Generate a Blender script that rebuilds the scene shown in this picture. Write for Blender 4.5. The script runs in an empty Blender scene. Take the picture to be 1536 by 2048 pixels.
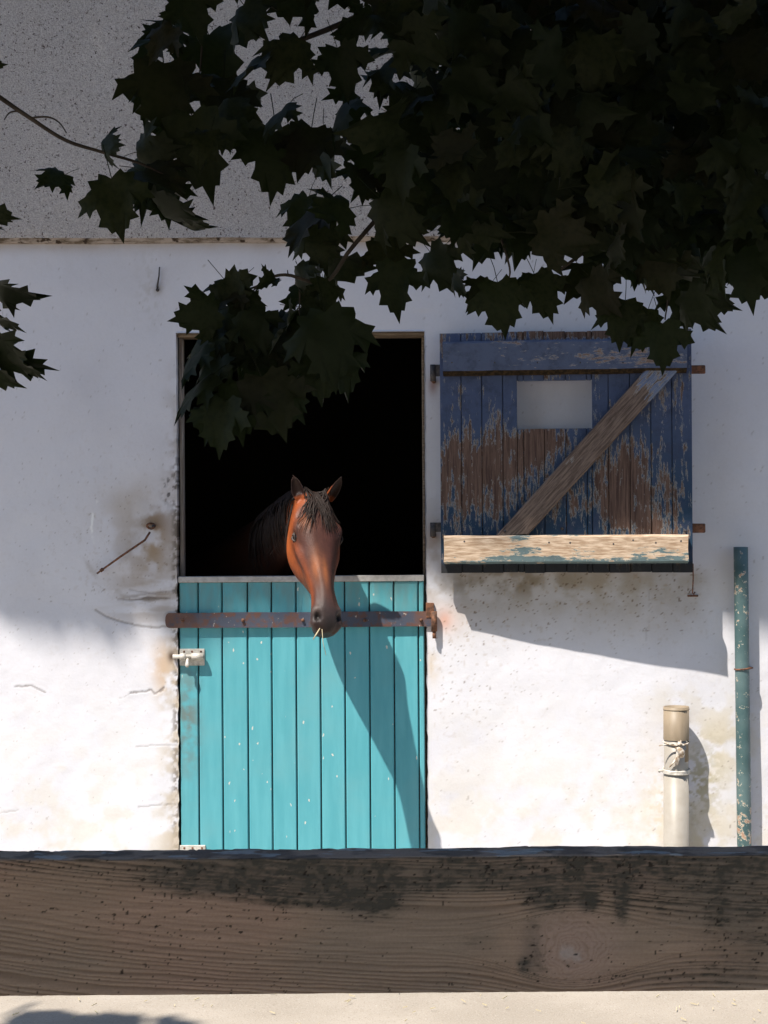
import bpy, bmesh, math, random
import numpy as np
from mathutils import Vector, Matrix, Quaternion
from mathutils.bvhtree import BVHTree

random.seed(7)
RNG = np.random.default_rng(11)
SC = bpy.context.scene
COL = SC.collection
R = math.radians

# ------------------------------------------------------------------ camera, sky, sun
CAM_D, CAM_Z, FPX = 7.94, 1.75, 3413.0      # metres from the wall, height, focal length in photo pixels
ROLL = 0.0065
cam_data = bpy.data.cameras.new('camera')
cam = bpy.data.objects.new('camera', cam_data)
COL.objects.link(cam)
cam_data.sensor_fit = 'VERTICAL'
cam_data.sensor_height = 36.0
cam_data.lens = 36.0 * FPX / 2048.0
cam_data.clip_start = 0.05
cam_data.clip_end = 2000
cam.matrix_world = Matrix.Translation((0, -CAM_D, CAM_Z)) @ Matrix.Rotation(R(90), 4, 'X') @ Matrix.Rotation(-ROLL, 4, 'Z')
SC.camera = cam

KX, KZ = 0.90, 2.20                          # sun travel per metre towards the wall: right, down
sun_dir = Vector((KX, 1.0, -KZ)).normalized()
world = bpy.data.worlds.new('World')
SC.world = world
world.use_nodes = True
wn = world.node_tree
bg = wn.nodes['Background']
sky = wn.nodes.new('ShaderNodeTexSky')
sky.sky_type = 'NISHITA'
sky.sun_disc = False
sky.sun_elevation = math.asin(-sun_dir.z)
sky.sun_rotation = math.atan2(-sun_dir.x, -sun_dir.y)
sky.air_density = 1.0
sky.dust_density = 0.2
sky.ozone_density = 4.0
wn.links.new(sky.outputs[0], bg.inputs[0])
bg.inputs[1].default_value = 0.12
sun_data = bpy.data.lights.new('sun', 'SUN')
sun_data.energy = 5.0
sun_data.angle = R(0.53)
sun_data.color = (1.0, 0.94, 0.85)
sun = bpy.data.objects.new('sun', sun_data)
COL.objects.link(sun)
sun.rotation_euler = sun_dir.to_track_quat('-Z', 'Y').to_euler()
vs = SC.view_settings
vs.view_transform = 'Standard'
vs.look = 'None'
vs.exposure = 0.75
vs.gamma = 1.0
vs.use_curve_mapping = False
SC.cycles.use_denoising = True
SC.cycles.max_bounces = 5
SC.cycles.diffuse_bounces = 3
SC.cycles.glossy_bounces = 2
SC.cycles.transmission_bounces = 2
SC.cycles.adaptive_threshold = 0.02
SC.cycles.sample_clamp_indirect = 6

# ------------------------------------------------------------------ helpers
def p2w(px, py, d=0.0):
    """photo pixel at d metres in front of the wall plane -> world point"""
    dx, dy = px - 768.0, py - 1024.0
    x, y = dx - ROLL * dy, dy + ROLL * dx
    Z = CAM_D - d
    return Vector((x * Z / FPX, -d, CAM_Z - y * Z / FPX))

def w2p(x, z):
    """wall-plane coordinates -> photo pixels (for laying out stains where they are on the wall)"""
    s = FPX / CAM_D
    u, v = x * s, (CAM_Z - z) * s
    return 768 + u + ROLL * v, 1024 + v - ROLL * u

def link(o, parent=None):
    COL.objects.link(o)
    if parent is not None:
        o.parent = parent
    return o

def tag(o, label=None, cat=None, group=None, kind=None):
    if label: o['label'] = label
    if cat: o['category'] = cat
    if group: o['group'] = group
    if kind: o['kind'] = kind
    return o

def empty(name, loc=(0, 0, 0), rot=(0, 0, 0)):
    o = bpy.data.objects.new(name, None)
    o.location = loc
    o.rotation_euler = rot
    o.empty_display_size = 0.1
    COL.objects.link(o)
    return o

def mesh_from(name, verts, faces, mat, smooth=False):
    me = bpy.data.meshes.new(name)
    me.from_pydata([tuple(v) for v in verts], [], [tuple(f) for f in faces])
    if mat: me.materials.append(mat)
    if smooth:
        me.polygons.foreach_set('use_smooth', [True] * len(me.polygons))
    me.update()
    return me

def mobj(name, verts, faces, mat, parent=None, smooth=False):
    return link(bpy.data.objects.new(name, mesh_from(name, verts, faces, mat, smooth)), parent)

def np_mesh(name, V, F, mat, cols=None, smooth=True):
    """V (n,3), F (m,4) or (m,3) numpy arrays"""
    V = np.asarray(V, np.float32); F = np.asarray(F, np.int32)
    me = bpy.data.meshes.new(name)
    k = F.shape[1]
    me.vertices.add(len(V)); me.vertices.foreach_set('co', V.ravel())
    me.loops.add(F.size); me.loops.foreach_set('vertex_index', F.ravel())
    me.polygons.add(len(F))
    me.polygons.foreach_set('loop_start', np.arange(0, F.size, k, dtype=np.int32))
    me.polygons.foreach_set('use_smooth', np.full(len(F), smooth, bool))
    me.update(calc_edges=True)
    me.validate()
    if cols is not None:
        set_cols(me, cols)
    if mat: me.materials.append(mat)
    return me

def set_cols(me, cols):
    c = np.ones((len(cols), 4), np.float32)
    c[:, :3] = cols
    a = me.color_attributes.new('Col', 'FLOAT_COLOR', 'POINT')
    a.data.foreach_set('color', c.ravel())

def bm_obj(name, bm, mat, parent=None, smooth=False, loc=None, rot=None):
    me = bpy.data.meshes.new(name)
    bm.normal_update()
    bm.to_mesh(me); bm.free()
    if mat: me.materials.append(mat)
    if smooth:
        me.polygons.foreach_set('use_smooth', [True] * len(me.polygons))
    o = link(bpy.data.objects.new(name, me), parent)
    if loc is not None: o.location = loc
    if rot is not None: o.rotation_euler = rot
    return o

def add_box(bm, x0, x1, y0, y1, z0, z1, bev=0.0, seg=1, jit=0.0):
    g = bmesh.ops.create_cube(bm, size=1.0)
    vs_ = g['verts']
    for v in vs_:
        v.co = Vector(((x0 + x1) / 2 + v.co.x * (x1 - x0), (y0 + y1) / 2 + v.co.y * (y1 - y0), (z0 + z1) / 2 + v.co.z * (z1 - z0)))
        if jit: v.co += Vector((random.uniform(-jit, jit), random.uniform(-jit, jit), random.uniform(-jit, jit)))
    if bev:
        es = list({e for v in vs_ for e in v.link_edges})
        bmesh.ops.bevel(bm, geom=es, offset=bev, segments=seg, profile=0.6, affect='EDGES')

def box(name, x0, x1, y0, y1, z0, z1, mat, parent=None, bev=0.0, seg=1, jit=0.0, smooth=False, base=(0, 0, 0)):
    bm = bmesh.new()
    add_box(bm, x0 - base[0], x1 - base[0], y0 - base[1], y1 - base[1], z0 - base[2], z1 - base[2], bev, seg, jit)
    return bm_obj(name, bm, mat, parent, smooth)

def add_tube(bm, pts, radii, n=8, cap=True):
    """tube along points, one radius per point"""
    pts = [Vector(p) for p in pts]
    rings = []
    up = Vector((0.31, 0.17, 0.93))
    for i, p in enumerate(pts):
        t = (pts[min(i + 1, len(pts) - 1)] - pts[max(i - 1, 0)]).normalized()
        a = t.cross(up)
        if a.length < 1e-3: a = t.cross(Vector((1, 0, 0)))
        a.normalize(); b = t.cross(a)
        r = radii[i] if hasattr(radii, '__len__') else radii
        rings.append([bm.verts.new(p + (a * math.cos(k * 2 * math.pi / n) + b * math.sin(k * 2 * math.pi / n)) * r) for k in range(n)])
    for i in range(len(rings) - 1):
        for k in range(n):
            bm.faces.new((rings[i][k], rings[i][(k + 1) % n], rings[i + 1][(k + 1) % n], rings[i + 1][k]))
    if cap:
        bm.faces.new(list(reversed(rings[0]))); bm.faces.new(rings[-1])

def tube(name, pts, radii, mat, parent=None, n=8, base=(0, 0, 0), smooth=True):
    bm = bmesh.new()
    b = Vector(base)
    add_tube(bm, [Vector(p) - b for p in pts], radii, n)
    return bm_obj(name, bm, mat, parent, smooth)

def add_disc_y(bm, x, y, z, r, h, n=10, dome=0.0):
    """a stud facing the camera (-Y): round, h proud of y"""
    base = [bm.verts.new((x + r * math.cos(2 * math.pi * k / n), y, z + r * math.sin(2 * math.pi * k / n))) for k in range(n)]
    top = [bm.verts.new((x + .75 * r * math.cos(2 * math.pi * k / n), y - h, z + .75 * r * math.sin(2 * math.pi * k / n))) for k in range(n)]
    c = bm.verts.new((x, y - h - dome, z))
    for k in range(n):
        bm.faces.new((base[k], base[(k + 1) % n], top[(k + 1) % n], top[k]))
        bm.faces.new((top[k], top[(k + 1) % n], c))

def catmull(P, n):
    """Catmull-Rom through rows of P resampled to n rows"""
    P = np.asarray(P, float)
    m = len(P)
    t = np.linspace(0, m - 1, n)
    i = np.clip(t.astype(int), 0, m - 2)
    f = (t - i)[:, None]
    p0 = P[np.clip(i - 1, 0, m - 1)]; p1 = P[i]; p2 = P[i + 1]; p3 = P[np.clip(i + 2, 0, m - 1)]
    return 0.5 * ((2 * p1) + (-p0 + p2) * f + (2 * p0 - 5 * p1 + 4 * p2 - p3) * f ** 2 + (-p0 + 3 * p1 - 3 * p2 + p3) * f ** 3)

# numpy noise
def _hash(ix, iy, seed):
    h = (ix.astype(np.int64) * 374761393 + iy.astype(np.int64) * 668265263 + seed * 1442695041) & 0xFFFFFFFF
    h = ((h ^ (h >> 13)) * 1274126177) & 0xFFFFFFFF
    h = (h ^ (h >> 16)) & 0xFFFFFFFF
    return h / 4294967295.0
def vnoise(x, y, seed=0):
    ix, iy = np.floor(x), np.floor(y)
    fx, fy = x - ix, y - iy
    fx = fx * fx * (3 - 2 * fx); fy = fy * fy * (3 - 2 * fy)
    a = _hash(ix, iy, seed); b = _hash(ix + 1, iy, seed); c = _hash(ix, iy + 1, seed); d = _hash(ix + 1, iy + 1, seed)
    return (a * (1 - fx) + b * fx) * (1 - fy) + (c * (1 - fx) + d * fx) * fy
def fbm(x, y, oct=4, seed=0, gain=.5):
    s = 0.0; amp = 1.0; tot = 0.0
    for o in range(oct):
        s = s + amp * vnoise(x * 2 ** o + 17.3 * o, y * 2 ** o + 9.1 * o, seed + o * 31)
        tot += amp; amp *= gain
    return s / tot
def smooth01(a, b, x):
    t = np.clip((x - a) / (b - a), 0, 1)
    return t * t * (3 - 2 * t)
def mixc(c, col, m):
    m = np.clip(m, 0, 1)[:, None]
    return c * (1 - m) + np.asarray(col)[None, :] * m
def polydist(x, y, pts):
    """distance to a polyline"""
    best = np.full(x.shape, 1e9)
    for (ax, ay), (bx, by) in zip(pts[:-1], pts[1:]):
        vx, vy = bx - ax, by - ay
        t = np.clip(((x - ax) * vx + (y - ay) * vy) / (vx * vx + vy * vy), 0, 1)
        best = np.minimum(best, np.hypot(x - ax - t * vx, y - ay - t * vy))
    return best

# ------------------------------------------------------------------ materials
class M:
    """small node-building helper"""
    def __init__(s, name, rough=0.8, spec=0.3):
        s.m = bpy.data.materials.new(name); s.m.use_nodes = True
        s.t = s.m.node_tree; s.b = s.t.nodes['Principled BSDF']
        s.b.inputs['Roughness'].default_value = rough
        s.b.inputs['Specular IOR Level'].default_value = spec
        s._pos = None
    def n(s, kind, **kw):
        nd = s.t.nodes.new('ShaderNode' + kind)
        for k, v in kw.items(): setattr(nd, k, v)
        return nd
    def l(s, a, b): s.t.links.new(a, b)
    def put(s, sock, v):
        if isinstance(v, bpy.types.NodeSocket): s.l(v, sock)
        elif v is not None: sock.default_value = v
    def pos(s):
        if s._pos is None: s._pos = s.n('NewGeometry').outputs['Position']
        return s._pos
    def obj(s): return s.n('TexCoord').outputs['Object']
    def mul(s, vec, f):
        nd = s.n('VectorMath', operation='MULTIPLY'); s.put(nd.inputs[0], vec); nd.inputs[1].default_value = f; return nd.outputs[0]
    def math(s, op, a, b=None, clamp=False):
        nd = s.n('Math', operation=op, use_clamp=clamp); s.put(nd.inputs[0], a); s.put(nd.inputs[1], b); return nd.outputs[0]
    def noise(s, vec, scale, detail=4, rough=.55, dist=0.0):
        nd = s.n('TexNoise'); s.put(nd.inputs['Vector'], vec); nd.inputs['Scale'].default_value = scale
        nd.inputs['Detail'].default_value = detail; nd.inputs['Roughness'].default_value = rough; nd.inputs['Distortion'].default_value = dist
        return nd.outputs['Fac']
    def voro(s, vec, scale, feature='F1'):
        nd = s.n('TexVoronoi', feature=feature); s.put(nd.inputs['Vector'], vec); nd.inputs['Scale'].default_value = scale
        return nd
    def ramp(s, fac, a, b):
        nd = s.n('MapRange', interpolation_type='SMOOTHSTEP'); s.put(nd.inputs[0], fac); nd.inputs[1].default_value = a; nd.inputs[2].default_value = b
        return nd.outputs[0]
    def mix(s, fac, a, b):
        nd = s.n('Mix', data_type='RGBA'); s.put(nd.inputs[0], fac)
        s.put(nd.inputs[6], a if isinstance(a, bpy.types.NodeSocket) else (*a, 1)); s.put(nd.inputs[7], b if isinstance(b, bpy.types.NodeSocket) else (*b, 1))
        return nd.outputs[2]
    def blob(s, p, cx, cz, rx, rz):
        """1 at (cx,cz) falling to 0: gaussian in world x,z"""
        nd = s.n('VectorMath', operation='SUBTRACT'); s.put(nd.inputs[0], p); nd.inputs[1].default_value = (cx, 0, cz)
        v = s.mul(nd.outputs[0], (1 / rx, 0, 1 / rz))
        ln = s.n('VectorMath', operation='DOT_PRODUCT'); s.l(v, ln.inputs[0]); s.l(v, ln.inputs[1])
        return s.math('POWER', 2.718, s.math('MULTIPLY', ln.outputs['Value'], -1.0))
    def bump(s, h, strength=.3, dist=.01):
        nd = s.n('Bump'); s.put(nd.inputs['Height'], h); nd.inputs['Strength'].default_value = strength; nd.inputs['Distance'].default_value = dist
        s.l(nd.outputs[0], s.b.inputs['Normal'])
    def color(s, v): s.put(s.b.inputs['Base Color'], v if isinstance(v, bpy.types.NodeSocket) else (*v, 1))

def mat_attr(name, rough, spec, nscale, bump, bdist, var=.12):
    """colour laid out per vertex, plus fine grain from noise"""
    q = M(name, rough, spec)
    a = q.n('Attribute', attribute_name='Col').outputs['Color']
    nz = q.noise(q.pos(), nscale, 5, .6)
    g = q.n('HueSaturation'); q.l(a, g.inputs['Color'])
    q.l(q.math('ADD', q.math('MULTIPLY', nz, var * 2), 1 - var), g.inputs['Value'])
    q.color(g.outputs[0])
    q.bump(nz, bump, bdist)
    return q.m

MAT = {}
MAT['plaster'] = mat_attr('whitewashed plaster', .9, .15, 75, .22, .003, .04)
MAT['rail'] = mat_attr('weathered rail wood', .9, .06, 260, .25, .002, .18)

q = M('plain whitewash', .9, .15); q.color(q.mix(q.noise(q.pos(), 3, 5), (.74, .73, .71), (.82, .81, .79))); q.bump(q.noise(q.pos(), 60, 5), .3, .005); MAT['whitewash'] = q.m

q = M('pebble dash', .95, .1)
p = q.pos()
n1 = q.noise(p, 150, 2, .8); n2 = q.noise(p, 1.1, 4); n3 = q.noise(p, 70, 3, .75); n4 = q.noise(p, 38, 3, .7)
c = q.mix(q.ramp(n2, .35, .7), (.56, .51, .48), (.63, .57, .53))
c = q.mix(q.ramp(n1, .30, .75), q.mix(.42, c, (.16, .15, .15)), q.mix(.4, c, (.78, .75, .73)))
c = q.mix(q.ramp(n3, .40, .34), c, (.10, .075, .07))
c = q.mix(q.ramp(n4, .66, .72), c, (.15, .12, .10))
q.color(c); q.bump(n1, .9, .012); MAT['pebbledash'] = q.m

q = M('dirty plaster lip', .95, .1)
p = q.pos(); n1 = q.noise(q.mul(p, (3, 3, 12)), 4, 5, .65)
c = q.mix(q.ramp(n1, .35, .62), (.10, .075, .05), (.36, .31, .27)); c = q.mix(q.ramp(q.noise(p, 22, 4), .58, .66), c, (.05, .035, .025))
q.color(c); q.bump(n1, .5, .01); MAT['lip'] = q.m

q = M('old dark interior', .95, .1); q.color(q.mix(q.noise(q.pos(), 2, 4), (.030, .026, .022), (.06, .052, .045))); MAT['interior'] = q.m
q = M('grey timber', .85, .2); n1 = q.noise(q.mul(q.pos(), (1, 1, .06)), 90, 4)
q.color(q.mix(q.ramp(n1, .3, .7), (.16, .13, .11), (.34, .31, .28))); q.bump(n1, .4, .004); MAT['timber'] = q.m
q = M('brown lintel timber', .85, .2); n1 = q.noise(q.mul(q.pos(), (.06, 1, 1)), 90, 4)
q.color(q.mix(q.ramp(n1, .3, .7), (.12, .085, .055), (.26, .2, .14))); q.bump(n1, .4, .004); MAT['lintel'] = q.m
q = M('roof tiles', .9, .2); q.color(q.mix(q.noise(q.pos(), 6, 4), (.22, .10, .06), (.36, .19, .12))); MAT['roof'] = q.m

# ground: pale beaten sand over concrete
q = M('pale dusty ground', .95, .1)
p = q.pos(); n1 = q.noise(p, 1.6, 6, .6); n2 = q.noise(p, 140, 3, .7)
c = q.mix(q.ramp(n1, .35, .7), (.31, .27, .225), (.375, .33, .28))
c = q.mix(q.ramp(n2, .56, .72), c, (.21, .175, .14))
c = q.mix(q.ramp(n2, .42, .30), c, (.42, .38, .33))
q.color(c); q.bump(n2, .35, .006); MAT['ground'] = q.m

# teal door paint
def door_paint():
    q = M('teal door paint', .42, .4)
    p = q.pos()
    n1 = q.noise(q.mul(p, (1, 1, .12)), 26, 4, .6); n2 = q.noise(p, 2.2, 4)
    c = q.mix(q.ramp(n1, .3, .75), (.078, .325, .375), (.105, .375, .425))
    c = q.mix(q.ramp(n2, .45, .75), c, (.125, .35, .385))
    a = p2w(375, 1440)
    st = q.math('MULTIPLY', q.blob(p, a.x, a.z, .055, .24), q.ramp(q.noise(p, 16, 5), .32, .62))
    c = q.mix(q.math('MULTIPLY', st, .8), c, (.15, .125, .095))
    b = p2w(600, 1185)
    dusty = q.math('MULTIPLY', q.blob(p, b.x, b.z, 1.3, .10), q.ramp(q.noise(q.mul(p, (1, 1, .3)), 30, 5), .3, .7))
    c = q.mix(q.math('MULTIPLY', dusty, .55), c, (.16, .24, .23))
    b = p2w(600, 1230)
    # splashes and chips: small irregular dabs, denser near the top
    wv = q.n('VectorMath', operation='ADD'); q.l(q.mul(p, (1, 1, .55)), wv.inputs[0])
    nn = q.n('TexNoise'); q.l(p, nn.inputs['Vector']); nn.inputs['Scale'].default_value = 45
    q.l(q.mul(nn.outputs['Color'], (.016, 0, .016)), wv.inputs[1])
    v = q.voro(wv.outputs[0], 46)
    sel = q.n('SeparateColor'); q.l(v.outputs['Color'], sel.inputs[0])
    keep = q.math('GREATER_THAN', q.math('ADD', sel.outputs[0], q.math('MULTIPLY', q.blob(p, b.x, b.z, 1.0, .22), .10)), .925)
    dot = q.math('MULTIPLY', q.ramp(q.math('ADD', v.outputs['Distance'], q.math('MULTIPLY', sel.outputs[1], .12)), .27, .17), keep)
    c = q.mix(q.math('MULTIPLY', dot, .9), c, (.62, .58, .50))
    v2 = q.voro(wv.outputs[0], 47)
    sel2 = q.n('SeparateColor'); q.l(v2.outputs['Color'], sel2.inputs[0])
    d2 = q.math('MULTIPLY', q.ramp(v2.outputs['Distance'], .22, .10), q.math('GREATER_THAN', sel2.outputs[1], .95))
    c = q.mix(d2, c, (.04, .06, .06))
    q.color(c)
    q.put(q.b.inputs['Roughness'], q.math('ADD', q.math('MULTIPLY', n2, .3), .38))
    q.bump(n1, .15, .002)
    return q.m
MAT['teal'] = door_paint()

# blue shutter paint, flaking to red-brown wood
def flaking(name, axis, blobs, bias, paint_hi, paint_lo, wood_a, wood_b, primer, thr=.62, rot=0.0, rail_shade_z=None):
    q = M(name, .7, .25)
    p = q.pos()
    p0 = p
    if rot:
        vr = q.n('VectorRotate', rotation_type='Y_AXIS'); q.l(p0, vr.inputs['Vector']); vr.inputs['Angle'].default_value = rot
        p = vr.outputs[0]
    st = q.mul(p, axis)
    g = q.noise(st, 40, 6, .65); fine = q.noise(q.mul(p, tuple(min(1, a * 2.5) for a in axis)), 75, 5, .75); big = q.noise(p, 5, 4)
    field = q.math('ADD', q.math('ADD', q.math('MULTIPLY', g, .80), q.math('MULTIPLY', fine, .80)), q.math('MULTIPLY', big, .55))
    f = q.math('ADD', field, bias - .535)
    for (x, y, rx, ry, k) in blobs:
        w = p2w(x, y, .13)
        f = q.math('ADD', f, q.math('MULTIPLY', q.blob(p0, w.x, w.z, rx / 435, ry / 435), k))
    peel = q.ramp(f, thr, thr + .02)
    edge = q.math('MULTIPLY', q.ramp(f, thr - .035, thr), q.math('SUBTRACT', 1.0, q.ramp(f, thr + .015, thr + .05)))
    wood = q.mix(q.ramp(q.noise(q.mul(p, tuple(a if a < 1 else 2.2 for a in axis)), 60, 5, .7), .34, .66), wood_a, wood_b)
    sep = q.n('SeparateXYZ'); q.l(p0, sep.inputs[0])
    zt = q.ramp(q.math('ADD', sep.outputs[2], q.math('MULTIPLY', big, .5)), 1.85, 2.65)
    paint = q.mix(zt, paint_lo, paint_hi)
    paint = q.mix(q.ramp(q.noise(p, 18, 5, .7), .42, .75), paint, tuple(x * .6 for x in paint_hi))
    paint = q.mix(q.ramp(q.noise(p, 90, 3, .7), .66, .74), paint, (.05, .05, .06))
    c = q.mix(peel, paint, wood)
    if rail_shade_z is not None:
        gm = q.ramp(q.math('ADD', sep.outputs[2], q.math('MULTIPLY', fine, .03)), rail_shade_z + .030, rail_shade_z)  # dark band painted on the boards as the bottom rail's shadow
        rail_shade = gm
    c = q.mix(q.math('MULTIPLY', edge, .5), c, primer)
    if rail_shade_z is not None: c = q.mix(q.math('MULTIPLY', rail_shade, .9), c, (.020, .018, .017))
    q.color(c)
    q.bump(q.math('SUBTRACT', g, q.math('MULTIPLY', peel, .6)), .55, .004)
    return q.m
BLOBS = [(960, 960, 80, 80, .30), (1075, 890, 75, 45, .30), (905, 1000, 40, 80, .10), (1250, 985, 75, 100, .22), (1335, 1020, 55, 90, .14),
         (1140, 1020, 60, 60, .12), (1200, 668, 190, 12, .30), (1020, 640, 120, 30, .16)]
MAT['shutter'] = flaking('flaking blue shutter paint', (1, 1, .10), BLOBS, -.05, (.066, .088, .160), (.015, .042, .080), (.062, .034, .026), (.155, .095, .07), (.40, .39, .35), rail_shade_z=p2w(1130, 1126, .14).z)
MAT['shutter_rail'] = flaking('blue rail paint', (.12, 1, 1), [(1240, 715, 60, 14, .22), (1330, 728, 50, 8, .16)], -.06, (.092, .112, .172), (.07, .09, .135), (.16, .1, .075), (.26, .18, .14), (.4, .38, .36))
MAT['brace'] = flaking('brace wood with paint remnants', (.07, 1, 1), [(1150, 930, 130, 140, .34), (1040, 1050, 80, 80, .30), (1250, 830, 60, 70, .26)], .0, (.15, .185, .28), (.2, .22, .24), (.080, .054, .042), (.215, .155, .122), (.42, .4, .36), rot=math.atan2(335, 305))
MAT['bottom_rail'] = flaking('bare sunbleached rail', (.10, 1, 1), [(1180, 1085, 420, 26, .30), (920, 1095, 60, 40, .25), (1040, 1092, 65, 26, -.22), (1180, 1128, 420, 12, -.17), (1300, 1100, 60, 20, -.08)], .06, (.12, .16, .17), (.10, .145, .15), (.30, .20, .125), (.58, .45, .335), (.46, .42, .34))

def metal(name, a, b, rough=.6, scale=60, met=.0):
    q = M(name, rough, .4); n1 = q.noise(q.pos(), scale, 5, .7)
    q.color(q.mix(q.ramp(n1, .36, .64), a, b)); q.b.inputs['Metallic'].default_value = met; q.bump(n1, .4, .002)
    return q.m
MAT['strap'] = metal('rusting painted strap', (.15, .065, .04), (.075, .085, .11), .55, 26)
def strap_mat():
    q = M('rusting painted iron strap', .6, .4); p = q.pos()
    n1 = q.noise(p, 22, 6, .7); sep = q.n('SeparateXYZ'); q.l(p, sep.inputs[0])
    c = q.mix(q.ramp(n1, .47, .60), (.055, .065, .095), (.105, .052, .042))
    # rust creeps from both ends
    e = q.math('ADD', q.ramp(sep.outputs[0], -.78, -.98), q.ramp(sep.outputs[0], .10, .20))
    c = q.mix(q.math('MULTIPLY', e, q.ramp(n1, .3, .5)), c, (.135, .068, .05))
    d = q.ramp(q.noise(q.mul(p, (1, 1, .6)), 70, 4, .7), .64, .70)
    c = q.mix(q.math('MULTIPLY', d, .8), c, (.55, .5, .45))
    q.color(c); q.bump(n1, .5, .003); return q.m
MAT['strap'] = strap_mat()
MAT['rust'] = metal('rusty iron', (.07, .035, .022), (.20, .085, .045), .8, 50)
MAT['darkiron'] = metal('dark iron', (.03, .028, .03), (.09, .075, .07), .65, 50)
MAT['zinc'] = metal('dull zinc fitting', (.42, .39, .34), (.62, .58, .52), .5, 40, .15)
MAT['capstrip'] = metal('grey aluminium strip', (.38, .36, .34), (.50, .48, .46), .5, 30, .1)
q = M('green painted pipe', .5, .45); p = q.pos()
n1 = q.noise(p, 34, 5, .7); n2 = q.noise(p, 7, 4)
c = q.mix(q.ramp(n2, .35, .7), (.048, .095, .098), (.095, .15, .152))
pk = p2w(1486, 1660)
f = q.math('ADD', n1, q.math('MULTIPLY', q.blob(p, pk.x, pk.z, .2, .16), .11)); pk = p2w(1484, 1190); f = q.math('ADD', f, q.math('MULTIPLY', q.blob(p, pk.x, pk.z, .2, .15), .07))
c = q.mix(q.ramp(f, .64, .665), c, (.34, .20, .135)); c = q.mix(q.math('MULTIPLY', q.ramp(f, .62, .64), q.ramp(f, .665, .65)), c, (.55, .5, .4))
q.color(c); q.bump(n1, .3, .002); MAT['greenpipe'] = q.m
q = M('pale grey plastic pipe', .45, .4); p = q.pos(); sep = q.n('SeparateXYZ'); q.l(p, sep.inputs[0])
q.color(q.mix(q.ramp(q.noise(p, 12, 5), .3, .75), (.285, .255, .215), (.34, .31, .27))); MAT['palepipe'] = q.m
q = M('tan plastic pipe', .5, .4); p = q.pos(); q.color(q.mix(q.ramp(q.noise(q.mul(p, (1, 1, .3)), 18, 5), .3, .75), (.19, .145, .095), (.27, .21, .145))); MAT['tanpipe'] = q.m
q = M('underside shade and dirt', .95, .05); q.color(q.mix(q.ramp(q.noise(q.pos(), 60, 4), .4, .65), (.022, .017, .012), (.06, .04, .022))); MAT['shade_dirt'] = q.m
q = M('dirty rag', .95, .1); q.color(q.mix(q.ramp(q.noise(q.pos(), 50, 4), .4, .6), (.30, .22, .15), (.68, .62, .54))); MAT['rag'] = q.m
q = M('straw', .7, .3); q.color((.50, .42, .27)); MAT['straw'] = q.m
q = M('bark', .95, .1); q.color(q.mix(q.ramp(q.noise(q.mul(q.pos(), (1, 1, .3)), 20, 5), .3, .7), (.03, .024, .02), (.085, .07, .055))); MAT['bark'] = q.m

def leaf_mat(name, a, b):
    q = M(name, .6, .12)
    info = q.n('ObjectInfo').outputs['Random']
    nz = q.noise(q.obj(), 9, 3)
    c = q.mix(info, a, b)
    c = q.mix(q.ramp(nz, .4, .75), c, tuple(x * .7 for x in a))
    q.color(c)
    tr = q.n('BsdfTranslucent'); tr.inputs['Color'].default_value = (.05, .085, .015, 1)
    mx = q.n('MixShader'); mx.inputs[0].default_value = .06
    out = q.t.nodes['Material Output']
    q.l(q.b.outputs[0], mx.inputs[1]); q.l(tr.outputs[0], mx.inputs[2]); q.l(mx.outputs[0], out.inputs[0])
    return q.m
MAT['leaf'] = leaf_mat('maple leaf', (.013, .018, .007), (.022, .026, .010))
MAT['leafdry'] = leaf_mat('browning maple leaf', (.020, .020, .010), (.026, .024, .012))

q = M('horse coat', .47, .28)
a = q.n('Attribute', attribute_name='Col').outputs['Color']
nz = q.noise(q.obj(), 120, 4, .7)
g = q.n('HueSaturation'); q.l(a, g.inputs['Color']); q.l(q.math('ADD', q.math('MULTIPLY', nz, .5), .75), g.inputs['Value'])
q.color(g.outputs[0]); q.bump(q.noise(q.obj(), 190, 3, .7), .45, .004)
MAT['coat'] = q.m
q = M('horse hair', .62, .25); q.color(q.mix(q.noise(q.obj(), 60, 3), (.007, .005, .0045), (.028, .014, .009))); MAT['hair'] = q.m
q = M('horse eye', .08, .6); q.color((.008, .006, .005)); MAT['eye'] = q.m
q = M('eyelid skin', .5, .4); q.color((.045, .030, .024)); MAT['lid'] = q.m
q = M('hoof', .6, .3); q.color((.03, .026, .022)); MAT['hoof'] = q.m

# ------------------------------------------------------------------ ground
gs = []
GX = np.concatenate([np.linspace(-220, -4, 14), np.linspace(-3.8, 3.8, 77), np.linspace(4, 220, 14)])
GY = np.concatenate([np.linspace(-220, -9, 14), np.linspace(-8.8, .4, 93), np.linspace(.6, 220, 14)])
gx, gy = np.meshgrid(GX, GY)
gz = (fbm(gx.ravel() * 2.3, gy.ravel() * 2.3, 4, 5) - .5) * .018
gz[np.abs(gx.ravel()) > 5] = 0
gz = np.minimum(gz, .003)
gz[gy.ravel() > -.25] = -.012
nx, ny = len(GX), len(GY)
idx = np.arange(nx * ny).reshape(ny, nx)
GF = np.stack([idx[:-1, :-1], idx[:-1, 1:], idx[1:, 1:], idx[1:, :-1]], -1).reshape(-1, 4)
o = link(bpy.data.objects.new('ground', np_mesh('ground', np.stack([gx.ravel(), gy.ravel(), gz], 1), GF, MAT['ground'])))
tag(o, 'pale dusty yard ground in front of the stable', 'ground', kind='structure')

# ------------------------------------------------------------------ stable building
OX0, OX1 = p2w(355.5, 1180).x, p2w(852.5, 1180).x
OZT = p2w(600, 664).z
STEP = p2w(400, 484).z
bld = empty('stable_building', (0, 0, 0))
tag(bld, 'white plastered stable building with grey pebble-dash upper wall and open half door', 'building')

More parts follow.
